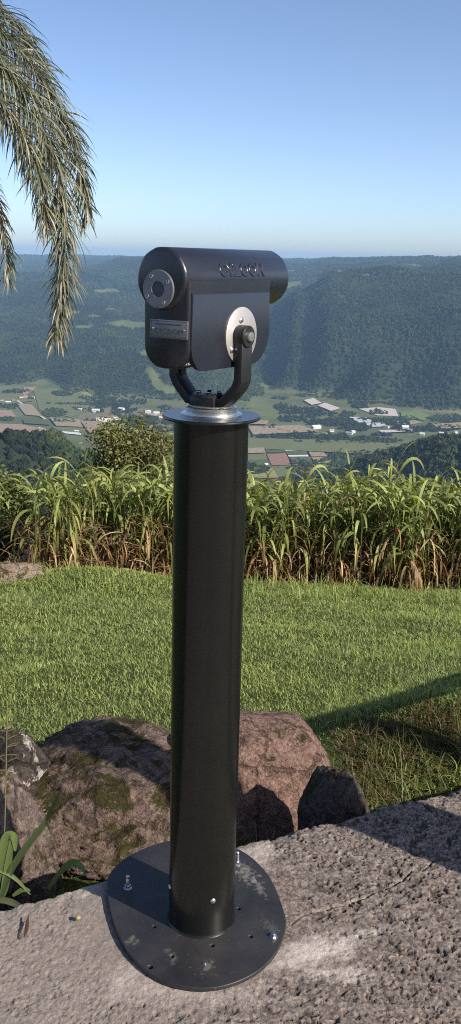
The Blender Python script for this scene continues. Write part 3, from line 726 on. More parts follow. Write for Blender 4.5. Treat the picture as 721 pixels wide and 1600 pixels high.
hol = [circ(*loc(u, v)[:2], r, 14) for u, v, r in ((332, 1477, .0050), (373, 1420, .0048), (392, 1463, .0050), (269, 1494, .0050), (235, 1511, .0062), (241, 1448, .0046), (300, 1325, .0045))]
plate = curve_plate('base_plate', ol.tolist(), hol, 0.0, .010, .0018, M_PLATE, T)
def bolt(parent, p, kind):
    bm = bmesh.new(); Mx = Matrix.Translation(p)
    if kind == 'stud':
        lathe(bm, [(0, 0), (.0105, 0), (.0105, .002), (0, .002)], 24, Mx)
        pts = [(.0082 * math.cos(k * math.pi / 3), .0082 * math.sin(k * math.pi / 3)) for k in range(6)]
        prism(bm, pts, .002, .0095, 0, 1, Mx)
        lathe(bm, [(0, .0095), (.0048, .0095), (.0048, .026), (.0036, .028), (.0036, .030), (.0046, .031), (.0046, .034), (.003, .036), (0, .036)], 18, Mx)
    elif kind == 'hex':
        lathe(bm, [(0, 0), (.009, 0), (.009, .0016), (0, .0016)], 24, Mx)
        pts = [(.0066 * math.cos(k * math.pi / 3 + .3), .0066 * math.sin(k * math.pi / 3 + .3)) for k in range(6)]
        prism(bm, pts, .0016, .008, 0, 1, Mx); lathe(bm, [(0, .008), (.0045, .008), (.0035, .0105), (0, .011)], 16, Mx)
    else:
        lathe(bm, [(0, 0), (.0045, 0), (.004, .002), (.002, .0032), (0, .0036)], 16, Mx)
    return bm_obj('bolt', bm, M_BOLT, parent)
bolt(plate, loc(200, 1388), 'stud'); bolt(plate, loc(428, 1464), 'hex'); bolt(plate, loc(371, 1350), 'stud'); bolt(plate, loc(320, 1506), 'dome')
# pole
bm = bmesh.new(); lathe(bm, [(PR - .004, .0102), (PR + .0035, .0102), (PR + .0012, .0135), (PR, .018), (PR, H - .001), (PR - .004, H - .001)], 96)
pole = bm_obj('pole', bm, M_BLACK, T, 40)
def dome_on_pole(u, v, r=.0062):
    d = ray(u, v); o = np.array([-PX, -PY, CH])[:2]
    a = d[0] ** 2 + d[1] ** 2; b = 2 * (o[0] * d[0] + o[1] * d[1]); c_ = o @ o - PR ** 2; disc = max(b * b - 4 * a * c_, 0)
    t = (-b - math.sqrt(disc)) / (2 * a); p = Vector((o[0] + d[0] * t, o[1] + d[1] * t, CH + d[2] * t))
    n = Vector((p.x, p.y, 0)).normalized(); p = Vector((n.x * PR, n.y * PR, p.z))
    bm = bmesh.new(); lathe(bm, [(0, -.002), (r, -.002), (r, .0008), (r * .8, .0026), (r * .4, .0036), (0, .004)], 20, Matrix.Translation(p) @ n.to_track_quat('Z', 'Y').to_matrix().to_4x4())
    bm_obj('screw', bm, M_BOLT, pole)
dome_on_pole(333, 1408, .0068); dome_on_pole(266, 1386, .006)
# flange, swivel ring
bm = bmesh.new(); z = H
lathe(bm, [(0, z - .0005), (.094, z - .0005), (.0985, z + .0005), (.0992, z + .003), (.0985, z + .0055), (.097, z + .0065), (0, z + .0065)], 96)
bm_obj('flange', bm, M_BLACK, T, 30)
bm = bmesh.new(); z = H + .0065
lathe(bm, [(.02, z - .001), (.0615, z - .001), (.0618, z + .0025), (.0605, z + .004), (.0515, z + .0045), (.0515, z + .011), (.0505, z + .012), (.0505, z + .0165), (.046, z + .019), (.046, z + .021), (.02, z + .021)], 96)
bm_obj('swivel_ring', bm, M_ALU, T, 30)

# head: local frame  s = along the barrel (eyepiece -> objective), w = sideways towards the right, z up
TH = R(33.0); AX = Vector((math.sin(TH), math.cos(TH), 0)); WX = Vector((math.cos(TH), -math.sin(TH), 0))
HM = Matrix(((AX.x, WX.x, 0, 0), (AX.y, WX.y, 0, 0), (0, 0, 1, 0), (0, 0, 0, 1)))      # (s,w,z) -> telescope space; left-handed (s,w,z) so faces are recalculated
def hm(bm): bmesh.ops.transform(bm, matrix=HM, verts=bm.verts)
ZB = 1.455; RB = .0560; S0, S1 = -.172, .196; ZP = 1.349; SPV = -.010
# yoke
bm = bmesh.new()
outer = [(-.087, ZP), (-.087, 1.262), (-.078, 1.243), (-.046, 1.2095), (.046, 1.2095), (.078, 1.243), (.087, 1.262), (.087, ZP)]
inner = [(.069, ZP), (.069, 1.268), (.063, 1.254), (.037, 1.2265), (-.037, 1.2265), (-.063, 1.254), (-.069, 1.268), (-.069, ZP)]
ring = outer + inner; hw = .0185
def arc_cap(sign):
    return [(sign, .0195)]
fa = []; nO = len(outer)
lo = [bm.verts.new((SPV - hw, w, z)) for w, z in ring]; hi = [bm.verts.new((SPV + hw, w, z)) for w, z in ring]
for k in range(nO - 1):
    a, b, c, d = k, k + 1, 2 * nO - 2 - k, 2 * nO - 1 - k
    bm.faces.new((lo[a], lo[b], lo[c], lo[d])); bm.faces.new((hi[d], hi[c], hi[b], hi[a]))
    bm.faces.new((lo[a], hi[a], hi[b], lo[b])); bm.faces.new((lo[c], lo[d], hi[d], hi[c]) if False else (lo[d], lo[c], hi[c], hi[d]))
bm.faces.new((lo[0], lo[-1], hi[-1], hi[0])); bm.faces.new((lo[nO - 1], hi[nO - 1], hi[nO], lo[nO]))
bmesh.ops.recalc_face_normals(bm, faces=bm.faces)
bmesh.ops.bevel(bm, geom=list(bm.edges), offset=.0022, segments=2, profile=.5, affect='EDGES')
hm(bm); yoke = bm_obj('yoke', bm, M_ARM, T, 30)
for sg in (-1, 1):        # hub bosses at the arm ends, with ribs
    bm = bmesh.new(); lathe(bm, [(0, -.0125), (.0195, -.0125), (.0212, -.0105), (.0212, .0105), (.0195, .0125), (0, .0125)], 40, Matrix.Translation((SPV, sg * .0785, ZP)) @ Matrix.Rotation(math.pi / 2, 4, 'X'))
    hm(bm); bm_obj('hub', bm, M_ARM, yoke, 40)
    bm = bmesh.new(); lathe(bm, [(0, 0), (.0098, 0), (.0098, .004), (.0085, .0058), (0, .0062)], 28, Matrix.Translation((SPV, sg * .091, ZP)) @ Matrix.Rotation(-sg * math.pi / 2, 4, 'X'))
    hm(bm); bm_obj('pivot_bolt', bm, M_STEEL, yoke, 40)
bm = bmesh.new(); box(bm, (SPV - .0185 - .004, 0, 1.2135), (.008, .058, .026), .002); hm(bm); bm_obj('base_block', bm, M_ARM, yoke, 40)
for sg in (-1, 1):   # raised rib down the inside of each arm
    bm = bmesh.new(); box(bm, (SPV, sg * .0665, 1.305), (.014, .006, .085), .0012); hm(bm); bm_obj('rib', bm, M_ARM, yoke, 40)
bm = bmesh.new(); lathe(bm, [(0, 1.226), (.034, 1.226), (.034, 1.2315), (.032, 1.2325), (0, 1.2325)], 48, Matrix.Translation((SPV, 0, 0))); hm(bm); top = bm_obj('clamp_disc', bm, M_ARM, yoke, 40)
for a in (.4, 1.5, 2.6, 3.6, 4.7, 5.7):
    bm = bmesh.new(); lathe(bm, [(0, 1.2325), (.0042, 1.2325), (.0042, 1.2365), (0, 1.2365)], 14, Matrix.Translation((SPV + .024 * math.cos(a), .024 * math.sin(a), 0))); hm(bm); bm_obj('bolt', bm, M_BLACK, top, 40)

# barrel: faceted round tube with a rounded rim
def ring_loft(bm, rings, cap=True):
    vs = [[bm.verts.new(p) for p in r] for r in rings]; n = len(vs[0])
    for a, b in zip(vs, vs[1:]):
        for k in range(n): bm.faces.new((a[k], a[(k + 1) % n], b[(k + 1) % n], b[k]))
    if cap: bm.faces.new(vs[0][::-1]); bm.faces.new(vs[-1])
def barrel_ring(s, r, fac=.35, n=96):
    out = []
    for k in range(n):
        th = 2 * math.pi * k / n; m = math.pi / 6; a = ((th + m / 2) % m) - m / 2
        rr = r * ((1 - fac) + fac * math.cos(m / 2) ** .5 / math.cos(a) * 1.0)
        out.append((s, rr * math.cos(th), ZB + rr * math.sin(th)))
    return out
bm = bmesh.new()
ring_loft(bm, [barrel_ring(S0, RB - .007), barrel_ring(S0 + .001, RB - .004), barrel_ring(S0 + .0035, RB - .0012), barrel_ring(S0 + .007, RB), barrel_ring(0, RB), barrel_ring(S1 - .007, RB), barrel_ring(S1 - .002, RB - .0015), barrel_ring(S1, RB - .004), barrel_ring(S1 - .004, RB - .007), barrel_ring(S1 - .03, RB - .009)])
hm(bm); barrel = bm_obj('barrel', bm, M_BLACKG, T, 50)
bm = bmesh.new(); lathe(bm, [(0, 0), (.047, 0)], 48, Matrix.Translation((S1 - .028, 0, ZB)) @ Matrix.Rotation(math.pi / 2, 4, 'Y')); hm(bm); bm_obj('objective_lens', bm, M_LENS, barrel, 0)

# lower housing
def rrect(w, z0, z1, r, n=8):
    """closed (w,z) outline: square shoulders on top, round bottom corners"""
    pts = [(w, z1), (-w, z1)]
    for k in range(n + 1): a = math.pi + k / n * math.pi / 2; pts.append((-w + r + r * math.cos(a), z0 + r + r * math.sin(a)))
    for k in range(n + 1): a = 1.5 * math.pi + k / n * math.pi / 2; pts.append((w - r + r * math.cos(a), z0 + r + r * math.sin(a)))
    return pts
WB0 = .008
bm = bmesh.new()
def hr(s, ins, zb=1.293): return [(s, WB0 + w, z) for w, z in rrect(.052 - ins, zb + ins, 1.452, .040)]
ring_loft(bm, [hr(-.166, .006), hr(-.1645, .003), hr(-.161, .0008), hr(-.156, 0), hr(.085, 0), hr(.098, 0, 1.300), hr(.110, .001, 1.314), hr(.117, .004, 1.335)])
hm(bm); house = bm_obj('housing', bm, M_BLACKG, T, 40)
def side_outline(n=10, sF=-.160):
    sR, zb, zt, rf, rr = .110, 1.290, 1.432, .044, .066
    pts = [(sR, zt), (sF, zt)]
    for k in range(n + 1): a = math.pi + k / n * math.pi / 2; pts.append((sF + rf + rf * math.cos(a), zb + rf + rf * math.sin(a)))
    for k in range(n + 1): a = 1.5 * math.pi + k / n * math.pi / 2; pts.append((sR - rr + rr * math.cos(a), zb + rr + rr * math.sin(a)))
    return pts
for wi, wo_ in ((.052, .0625), (-.040, -.0475)):
    bm = bmesh.new(); prism(bm, side_outline(sF=-.160 if wi > 0 else -.135), 0, abs(wo_ - wi), .004, 3)
    sgn = 1 if wo_ > wi else -1
    bmesh.ops.transform(bm, matrix=Matrix(((1, 0, 0, 0), (0, 0, sgn, wi), (0, 1, 0, 0), (0, 0, 0, 1))), verts=bm.verts); hm(bm)
    bm_obj('side_cheek', bm, M_BLACKG, T, 35)
for sgn, w in ((1, .0625), (-1, -.0475)):
    Mx = Matrix(((1, 0, 0, SPV + .012), (0, 0, sgn, w), (0, 1, 0, ZP), (0, 0, 0, 1)))
    bm = bmesh.new(); lathe(bm, [(0, 0), (.0545, 0), (.0545, .0030), (.0535, .0038), (0, .0038)], 64, Mx); hm(bm); pd = bm_obj('pivot_disc', bm, M_DISC, T, 40)
    for a in (1.75, 3.75):
        bm = bmesh.new(); lathe(bm, [(0, .0036), (.0055, .0036), (.0055, .0062), (.004, .0076), (0, .008)], 16, Mx @ Matrix.Translation((.044 * math.cos(a) if a != 1.75 else -.006, .044 * math.sin(a) if a != 1.75 else .030, 0))); hm(bm); bm_obj('screw', bm, M_BOLT, pd, 40)

# eyepiece plate with recess, lens and screws
FM_ = Matrix(((0, 0, -1, S0), (1, 0, 0, -.003), (0, 1, 0, ZB - .0185), (0, 0, 0, 1)))
bm = bmesh.new(); lathe(bm, [(.0135, -.004), (.0138, .003), (.0143, .0036), (.0335, .0036), (.0345, .0028), (.0345, -.0005)], 64, FM_); hm(bm); ep = bm_obj('eyepiece_plate', bm, M_GREYPLATE, T, 30)
bm = bmesh.new(); lathe(bm, [(0, .0008), (.0132, .0008)], 40, FM_); hm(bm); bm_obj('eyepiece_lens', bm, M_LENS, ep, 0)
for a in (.55, 2.15, 3.65, 5.25):
    bm = bmesh.new(); lathe(bm, [(.0016, .0034), (.0018, .0052), (.0032, .0056), (.0038, .0050), (.0038, .0034)], 18, FM_ @ Matrix.Translation((.0268 * math.cos(a), .0268 * math.sin(a), 0))); hm(bm); bm_obj('screw', bm, M_BOLT, ep, 40)
bm = bmesh.new(); box(bm, (-.002, -.0315, .0037), (.0022, .004, .0006)); bmesh.ops.transform(bm, matrix=FM_, verts=bm.verts); hm(bm); bm_obj('index_mark', bm, M_ETCH, ep, 0)

# nameplate
def text_mesh(s, size, ext, bev=0.0, off=0.0):
    cu = bpy.data.curves.new('lettering', 'FONT'); cu.body = s; cu.size = size; cu.extrude = ext; cu.bevel_depth = bev; cu.bevel_resolution = 1; cu.offset = off; cu.align_x = 'CENTER'; cu.align_y = 'CENTER'; cu.resolution_u = 6; cu.space_character = 1.08
    o = bpy.data.objects.new('t', cu); me = bpy.data.meshes.new_from_object(o); bpy.data.objects.remove(o); bpy.data.curves.remove(cu); return me
def map_text(me, fn):
    co = np.zeros(len(me.vertices) * 3); me.vertices.foreach_get('co', co); co = co.reshape(-1, 3)
    me.vertices.foreach_set('co', np.ascontiguousarray(fn(co), dtype=float).ravel()); me.update(); return me
NM = Matrix(((0, 0, -1, -.166), (1, 0, 0, .0165), (0, 1, 0, 1.366), (0, 0, 0, 1)))
bm = bmesh.new(); box(bm, (0, 0, .0012), (.086, .033, .0024), .0006); bmesh.ops.transform(bm, matrix=NM, verts=bm.verts); hm(bm); npl = bm_obj('nameplate', bm, M_GREYPLATE, T, 30)
bm = bmesh.new()
for c, s in (((0, .0145, .0027), (.081, .0008, .0008)), ((0, -.0145, .0027), (.081, .0008, .0008)), ((.0402, 0, .0027), (.0008, .0286, .0008)), ((-.0402, 0, .0027), (.0008, .0286, .0008))): box(bm, c, s)
bmesh.ops.transform(bm, matrix=NM, verts=bm.verts); hm(bm); bm_obj('border_line', bm, M_ETCH, npl, 0)
me = text_mesh('CYZOOM', .0128, .0004); G = HM @ NM
def to_plate(co, dy=0.0, sx=1.12):
    P = np.concatenate([co * np.array([sx, 1, 1]) + np.array([0, dy, .0027]), np.ones((len(co), 1))], 1); return (np.array(G) @ P.T).T[:, :3]
map_text(me, lambda co: to_plate(co, -.004)); link('lettering', me, M_ETCH, npl)
bm = bmesh.new(); xx = -.029
while xx < .028:                       # a line of print too small to read
    wd = random.uniform(.0012, .0032); box(bm, (xx + wd / 2, .0088, .0027), (wd, random.uniform(.0022, .0030), .0006)); xx += wd + random.uniform(.0005, .0012)
bmesh.ops.transform(bm, matrix=NM, verts=bm.verts); hm(bm); bm_obj('fine_print', bm, M_ETCH, npl, 0)
for sx in (-1, 1):
    bm = bmesh.new(); lathe(bm, [(0, .0022), (.0024, .0022), (.002, .0036), (0, .004)], 14, NM @ Matrix.Translation((sx * .0352, 0, 0))); hm(bm); bm_obj('rivet', bm, M_BOLT, npl, 40)
# raised lettering along the barrel
me = text_mesh('CYZOOM', .033, .0016, .0014, .0006)
def to_barrel(co):
    s = co[:, 0] * 1.05 + .018; y = co[:, 1]; r = RB - .0015 + co[:, 2]
    th = .30 + y / RB                       # radians above the horizontal on the right-hand side
    P = np.stack([s, r * np.cos(th), ZB + r * np.sin(th), np.ones(len(s))], 1); return (np.array(HM) @ P.T).T[:, :3]
map_text(me, to_barrel); bpy_t = link('raised_lettering', me, M_BLACKG, barrel)

# ------------------------------------------------------------------ rocks
def rock_mat(name, c1, c2, moss=.35, lich=.25, mosscol=(.045, .04, .014)):
    m, nt, nd, lk = new_mat(name); co = objco(nt); geo = N(nt, 'ShaderNodeNewGeometry')
    n1 = noise(nt, co, 4.5, 6, .65); n2 = noise(nt, co, 24, 6, .72); n3 = noise(nt, co, 90, 4, .75); n4 = noise(nt, co, 9, 9, .80, .6)
    c = mixc(nt, n1, c1, c2)
    c = mixc(nt, ramp(nt, n2, [(.38, (.8, .8, .8)), (.58, (0, 0, 0))]), c, tuple(x * .5 for x in c1))
    c = mixc(nt, ramp(nt, n3, [(.5, (0, 0, 0)), (.75, (.5, .5, .5))]), c, tuple(min(1, x * 1.5) for x in c2))
    sz = N(nt, 'ShaderNodeSeparateXYZ'); lk.new(geo.outputs['Normal'], sz.inputs[0])
    mf = mathn(nt, 'ADD', n4, mathn(nt, 'MULTIPLY', sz.outputs[2], .10))
    c = mixc(nt, ramp(nt, mf, [(.66 - moss * .3, (0, 0, 0)), (.72 - moss * .3, (1, 1, 1))]), c, mixc(nt, n3, tuple(x * .5 for x in mosscol), tuple(x * 1.5 for x in mosscol)))
    n5 = noise(nt, co, 7, 6, .66, .3)
    c = mixc(nt, ramp(nt, n5, [(.72 - lich * .3, (0, 0, 0)), (.75 - lich * .3, (.85, .85, .85))]), c, mixc(nt, n3, (.32, .28, .25), (.55, .50, .46)))
    vo = N(nt, 'ShaderNodeTexVoronoi', feature='DISTANCE_TO_EDGE', i_Scale=4.5); lk.new(co, vo.inputs[0])
    gr = N(nt, 'ShaderNodeTexVoronoi', i_Scale=140.0); lk.new(co, gr.inputs[0]); gs = N(nt, 'ShaderNodeSeparateColor'); lk.new(gr.outputs['Color'], gs.inputs[0])
    c = mixc(nt, .55, c, mixc(nt, gs.outputs[0], (.45, .45, .45), (1.5, 1.48, 1.45)), 'MULTIPLY')
    ck = ramp(nt, mathn(nt, 'ADD', vo.outputs['Distance'], mathn(nt, 'MULTIPLY', mathn(nt, 'SUBTRACT', n2, .5), .25)), [(.0, (1, 1, 1)), (.03, (0, 0, 0))])
    c = mixc(nt, mathn(nt, 'MULTIPLY', mathn(nt, 'MULTIPLY', ck, n1), .6), c, tuple(x * .25 for x in c1))
    hb = mathn(nt, 'SUBTRACT', mathn(nt, 'ADD', n2, mathn(nt, 'MULTIPLY', n3, .6)), mathn(nt, 'MULTIPLY', ck, .4))
    finish(nt, c, .93, 0, hb, 1.0, .018, spec=.15); return m
_ico = {}
def ico(sub):
    if sub not in _ico:
        bm = bmesh.new(); bmesh.ops.create_icosphere(bm, subdivisions=sub, radius=1.0)
        V = np.array([v.co[:] for v in bm.verts]); F = np.array([[v.index for v in f.verts] for f in bm.faces]); bm.free(); _ico[sub] = (V, F)
    return _ico[sub]
def rock(name, loc_, rad, label, mat, seed, sub=6, rz=0.0, planes=7, rough=1.0, cuts=(), flat=.82, cat='rock'):
    V, F = ico(sub); P = V.copy(); rg = np.random.default_rng(seed)
    P = P * (1 + .16 * fbm(V[:, 0] * 1.1 + seed, V[:, 1] * 1.1, V[:, 2] * 1.1, oct=3, seed=seed))[:, None]
    nrm = rg.normal(size=(planes, 3)); nrm /= np.linalg.norm(nrm, axis=1)[:, None]
    pl = [(n, rg.uniform(flat - .1, flat + .08)) for n in nrm] + [(np.array(n) / np.linalg.norm(n), d) for n, d in cuts]
    for n, d in pl:       # soft planar facets
        e = P @ n - d; P = P - n[None] * (np.where(e > 0, e * .74, 0))[:, None]
    nn = P / (np.linalg.norm(P, axis=1)[:, None])
    dsp = .045 * fbm(P[:, 0] * 3 + seed, P[:, 1] * 3, P[:, 2] * 3, oct=5, seed=seed + 1, gain=.55)
    r2 = 1 - np.abs(fbm(P[:, 0] * 5, P[:, 1] * 5 + seed, P[:, 2] * 5, oct=4, seed=seed + 2)); dsp += .035 * (r2 - .75)
    dsp += .026 * fbm(P[:, 0] * 14, P[:, 1] * 14, P[:, 2] * 14, oct=4, seed=seed + 3, gain=.62)
    P = P + nn * (dsp * rough)[:, None]
    P = P * np.array(rad)
    c, s = math.cos(rz), math.sin(rz); P = P @ np.array([[c, s, 0], [-s, c, 0], [0, 0, 1]])
    o = link(name, np_mesh(name, P, F), mat, None, loc_); tag(o, label, cat); return o
MR_A = rock_mat('brown_mossy_stone', (.115, .083, .07), (.25, .18, .15), .29, .2)
MR_B = rock_mat('rosy_stone', (.18, .115, .092), (.295, .195, .16), .18, .02)
MR_C = rock_mat('grey_brown_stone', (.115, .088, .077), (.23, .18, .155), .24, .12)
MR_D = rock_mat('dark_stone', (.075, .060, .055), (.14, .115, .10), .3, .12)
MR_S = rock_mat('lichened_dark_stone', (.045, .038, .034), (.095, .08, .07), .2, .62)
MR_P = rock_mat('pale_stone', (.22, .17, .13), (.34, .27, .21), .25, .2)
rock('boulder', (-.36, 2.86, -.30), (.36, .44, .25), 'large brown boulder with moss and pale lichen left of the pole', MR_A, 4, rz=.25, planes=13, flat=.74, rough=1.9, cuts=(((-.25, -.75, .62), .66), ((0, .1, 1), .86)))
rock('boulder', (.15, 3.00, -.315), (.275, .25, .31), 'rounded rosy boulder close behind the slab right of the pole', MR_B, 9, rz=.2, rough=.9, flat=.90, cuts=(((.1, -1, .35), .70), ((.15, .1, 1), .80), ((1, -.25, .1), .78), ((.75, 0, .6), .84)))
rock('boulder', (.338, 2.62, -.225), (.10, .13, .27), 'dark shaded rock tucked behind the right side of the rosy boulder', MR_D, 15, rz=.5, cuts=(((-.2, 0, 1), .72), ((-.5, -.2, .8), .74)))
rock('boulder', (-.70, 2.86, -.215), (.165, .15, .20), 'small dark rock with a white lichen patch at the left picture edge', MR_S, 21, sub=6, planes=12, flat=.72)
rock('boulder', (-.70, 2.47, -.24), (.27, .22, .30), 'flat grey brown rock in front of the small dark one', MR_C, 27, rz=.45, rough=1.7, planes=14, flat=.70)
rock('rock', tuple(np.append(at_dist(12, 905, 9.3)[:2], -1.80)), (.42, .30, .26), 'pale tan rock half sunk in the lawn beside the cane', MR_P, 33, sub=5)
for q, (x, y, r, lb) in enumerate(((.215, 2.46, .05, 'small grey stone wedged under the rosy boulder'), (.385, 2.62, .045, 'pale chip of stone standing at the foot of the dark rock'), (.28, 2.50, .035, 'smallest stone in the gap between slab and boulder'))):
    rock('stone', (x, y, -.16 if q != 1 else -.13), (r, r * .8, r * (.8 if q != 1 else 1.6)), lb, MR_P if q == 1 else MR_C, 40 + q, sub=4, cat='stone')

# ------------------------------------------------------------------ grass
M_GRASS = leaf_mat('grass_blade', .35, .5, .25)
def blades(n, xy, h, w, lean, cols, zoff=-.004, nseg=2, droop=.5):
    x, y = xy; z = lawn_z(x, y) + zoff
    az = rng.uniform(0, 2 * np.pi, n); ln = np.abs(rng.normal(0, lean, n)) + 3.0 * (rng.random(n) < .22)
    d0 = np.stack([np.cos(az) * ln, np.sin(az) * ln, np.ones(n)], -1); d0 /= np.linalg.norm(d0, axis=1)[:, None]
    a2 = az + np.pi / 2 + rng.normal(0, .5, n); side = np.stack([np.cos(a2), np.sin(a2), 0 * a2], -1)
    tp = np.linspace(1, .06, nseg + 1) ** .8
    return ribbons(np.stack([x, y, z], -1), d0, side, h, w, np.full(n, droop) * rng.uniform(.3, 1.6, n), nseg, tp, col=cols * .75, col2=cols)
def gcol(n, x, y):
    t = fbm(x * 1.3, y * 1.3, oct=3, seed=71); r = rng.random(n)
    c = np.stack([.165 + .05 * t + .27 * r, .232 + .05 * t + .28 * r, .062 + .008 * t + .115 * r], -1)
    dry = (r > .955) | (fbm(x * 2.7, y * 2.7, oct=2, seed=72) + .1 * r > 2); c[dry] = np.array([.25, .21, .10]) * rng.uniform(.7, 1.2, dry.sum())[:, None]
    return np.clip(c, .02, .5)
bag = Bag()
for d0, d1, dens, hh, ww in ((2.3, 4.2, 15500, .024, .0038), (4.2, 6.2, 11500, .026, .0052), (6.2, 8.6, 7600, .029, .0070), (8.6, 11.4, 5000, .034, .0095)):
    am = .52; n = int((d1 ** 2 - d0 ** 2) * am * dens)
    d = np.sqrt(rng.uniform(d0 ** 2, d1 ** 2, n)); az = rng.uniform(-am, am, n); x = d * np.sin(az); y = d * np.cos(az)
    ok = (y > slab_edge_y(x) + .12) & ((np.abs(az) < .31) | (rng.random(n) < .5)); x = x[ok]; y = y[ok]; n = len(x)
    bare = (((x - 1.0) / .6) ** 2 + ((y - 3.28) / .32) ** 2 + .5 * fbm(x * 5, y * 5, oct=2, seed=89) < 1) & (rng.random(n) < .85); x = x[~bare]; y = y[~bare]; n = len(x)
    tuft = 1 + .9 * np.clip(fbm(x * 1.6, y * 1.6, oct=3, seed=74), 0, 1)
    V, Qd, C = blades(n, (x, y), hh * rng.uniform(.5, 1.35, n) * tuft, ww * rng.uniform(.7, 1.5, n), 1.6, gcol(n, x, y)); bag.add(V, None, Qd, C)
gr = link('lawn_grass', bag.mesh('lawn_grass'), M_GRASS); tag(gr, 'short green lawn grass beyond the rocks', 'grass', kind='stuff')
# longer weedy grass on the bank right of the boulders and along the cane
bag = Bag()
n = 5200; x = rng.normal(1.0, .42, n); y = rng.normal(3.55, .42, n); ok = (y > slab_edge_y(x) + .1) & (x > .42); x = x[ok]; y = y[ok]; n = len(x)
c = gcol(n, x, y); brn = (fbm(x * 4, y * 4, oct=2, seed=88) > .05) & (y < 3.6); c[brn] = np.array([.16, .11, .055]) * rng.uniform(.5, 1.3, (brn.sum(), 1))
V, Qd, C = blades(n, (x, y), rng.uniform(.04, .13, n), rng.uniform(.003, .007, n), .9, c, nseg=4, droop=1.3); bag.add(V, None, Qd, C)
n = 7000; x = rng.normal(.95, .40, n); y = rng.normal(3.28, .26, n); ok = (y > slab_edge_y(x) + .06) & (x > .45); x = x[ok]; y = y[ok]; n = len(x)
tone = fbm(x * 5, y * 5, oct=3, seed=87)[:, None] + .35 * rng.normal(size=(n, 1)); c = np.where(tone > .02, np.array([.20, .145, .075]), np.array([.115, .145, .045])) * rng.uniform(.5, 1.3, (n, 1))
V, Qd, C = blades(n, (x, y), rng.uniform(.03, .09, n), rng.uniform(.004, .009, n), 1.2, c, nseg=3, droop=1.5); bag.add(V, None, Qd, C)
n = 260; x = rng.uniform(.30, 1.5, n); y = rng.uniform(2.7, 4.3, n); ok = (y > slab_edge_y(x) + .08); x = x[ok]; y = y[ok]; n = len(x)
V, Qd, C = blades(n, (x, y), rng.uniform(.14, .34, n), rng.uniform(.0025, .0045, n), .45, np.tile([.22, .26, .10], (n, 1)) * rng.uniform(.6, 1.2, (n, 1)), nseg=6, droop=.9); bag.add(V, None, Qd, C)
n = 7000; x = rng.uniform(-3.2, 4.5, n); y = rng.uniform(8.6, 10.4, n); c = gcol(n, x, y)
ok = vnoise(x * 1.1, y * 1.1, seed=81) > -.1; x = x[ok]; y = y[ok]; n = len(x)
V, Qd, C = blades(n, (x, y), rng.uniform(.10, .22, n), rng.uniform(.009, .014, n), .8, c[ok], nseg=4, droop=1.3); bag.add(V, None, Qd, C)
n = 160; x = rng.uniform(-.35, .5, n); y = slab_edge_y(x) + rng.uniform(.05, .16, n)
V, Qd, C = blades(n, (x, y), rng.uniform(.06, .28, n) , rng.uniform(.0025, .004, n), .6, np.tile([.24, .24, .11], (n, 1)) * rng.uniform(.5, 1.2, (n, 1)), nseg=6, droop=.8); bag.add(V, None, Qd, C)
wg = link('tall_grass', bag.mesh('tall_grass'), M_GRASS); tag(wg, 'longer uncut grass and weeds along the bank and slab edge', 'grass', kind='stuff')

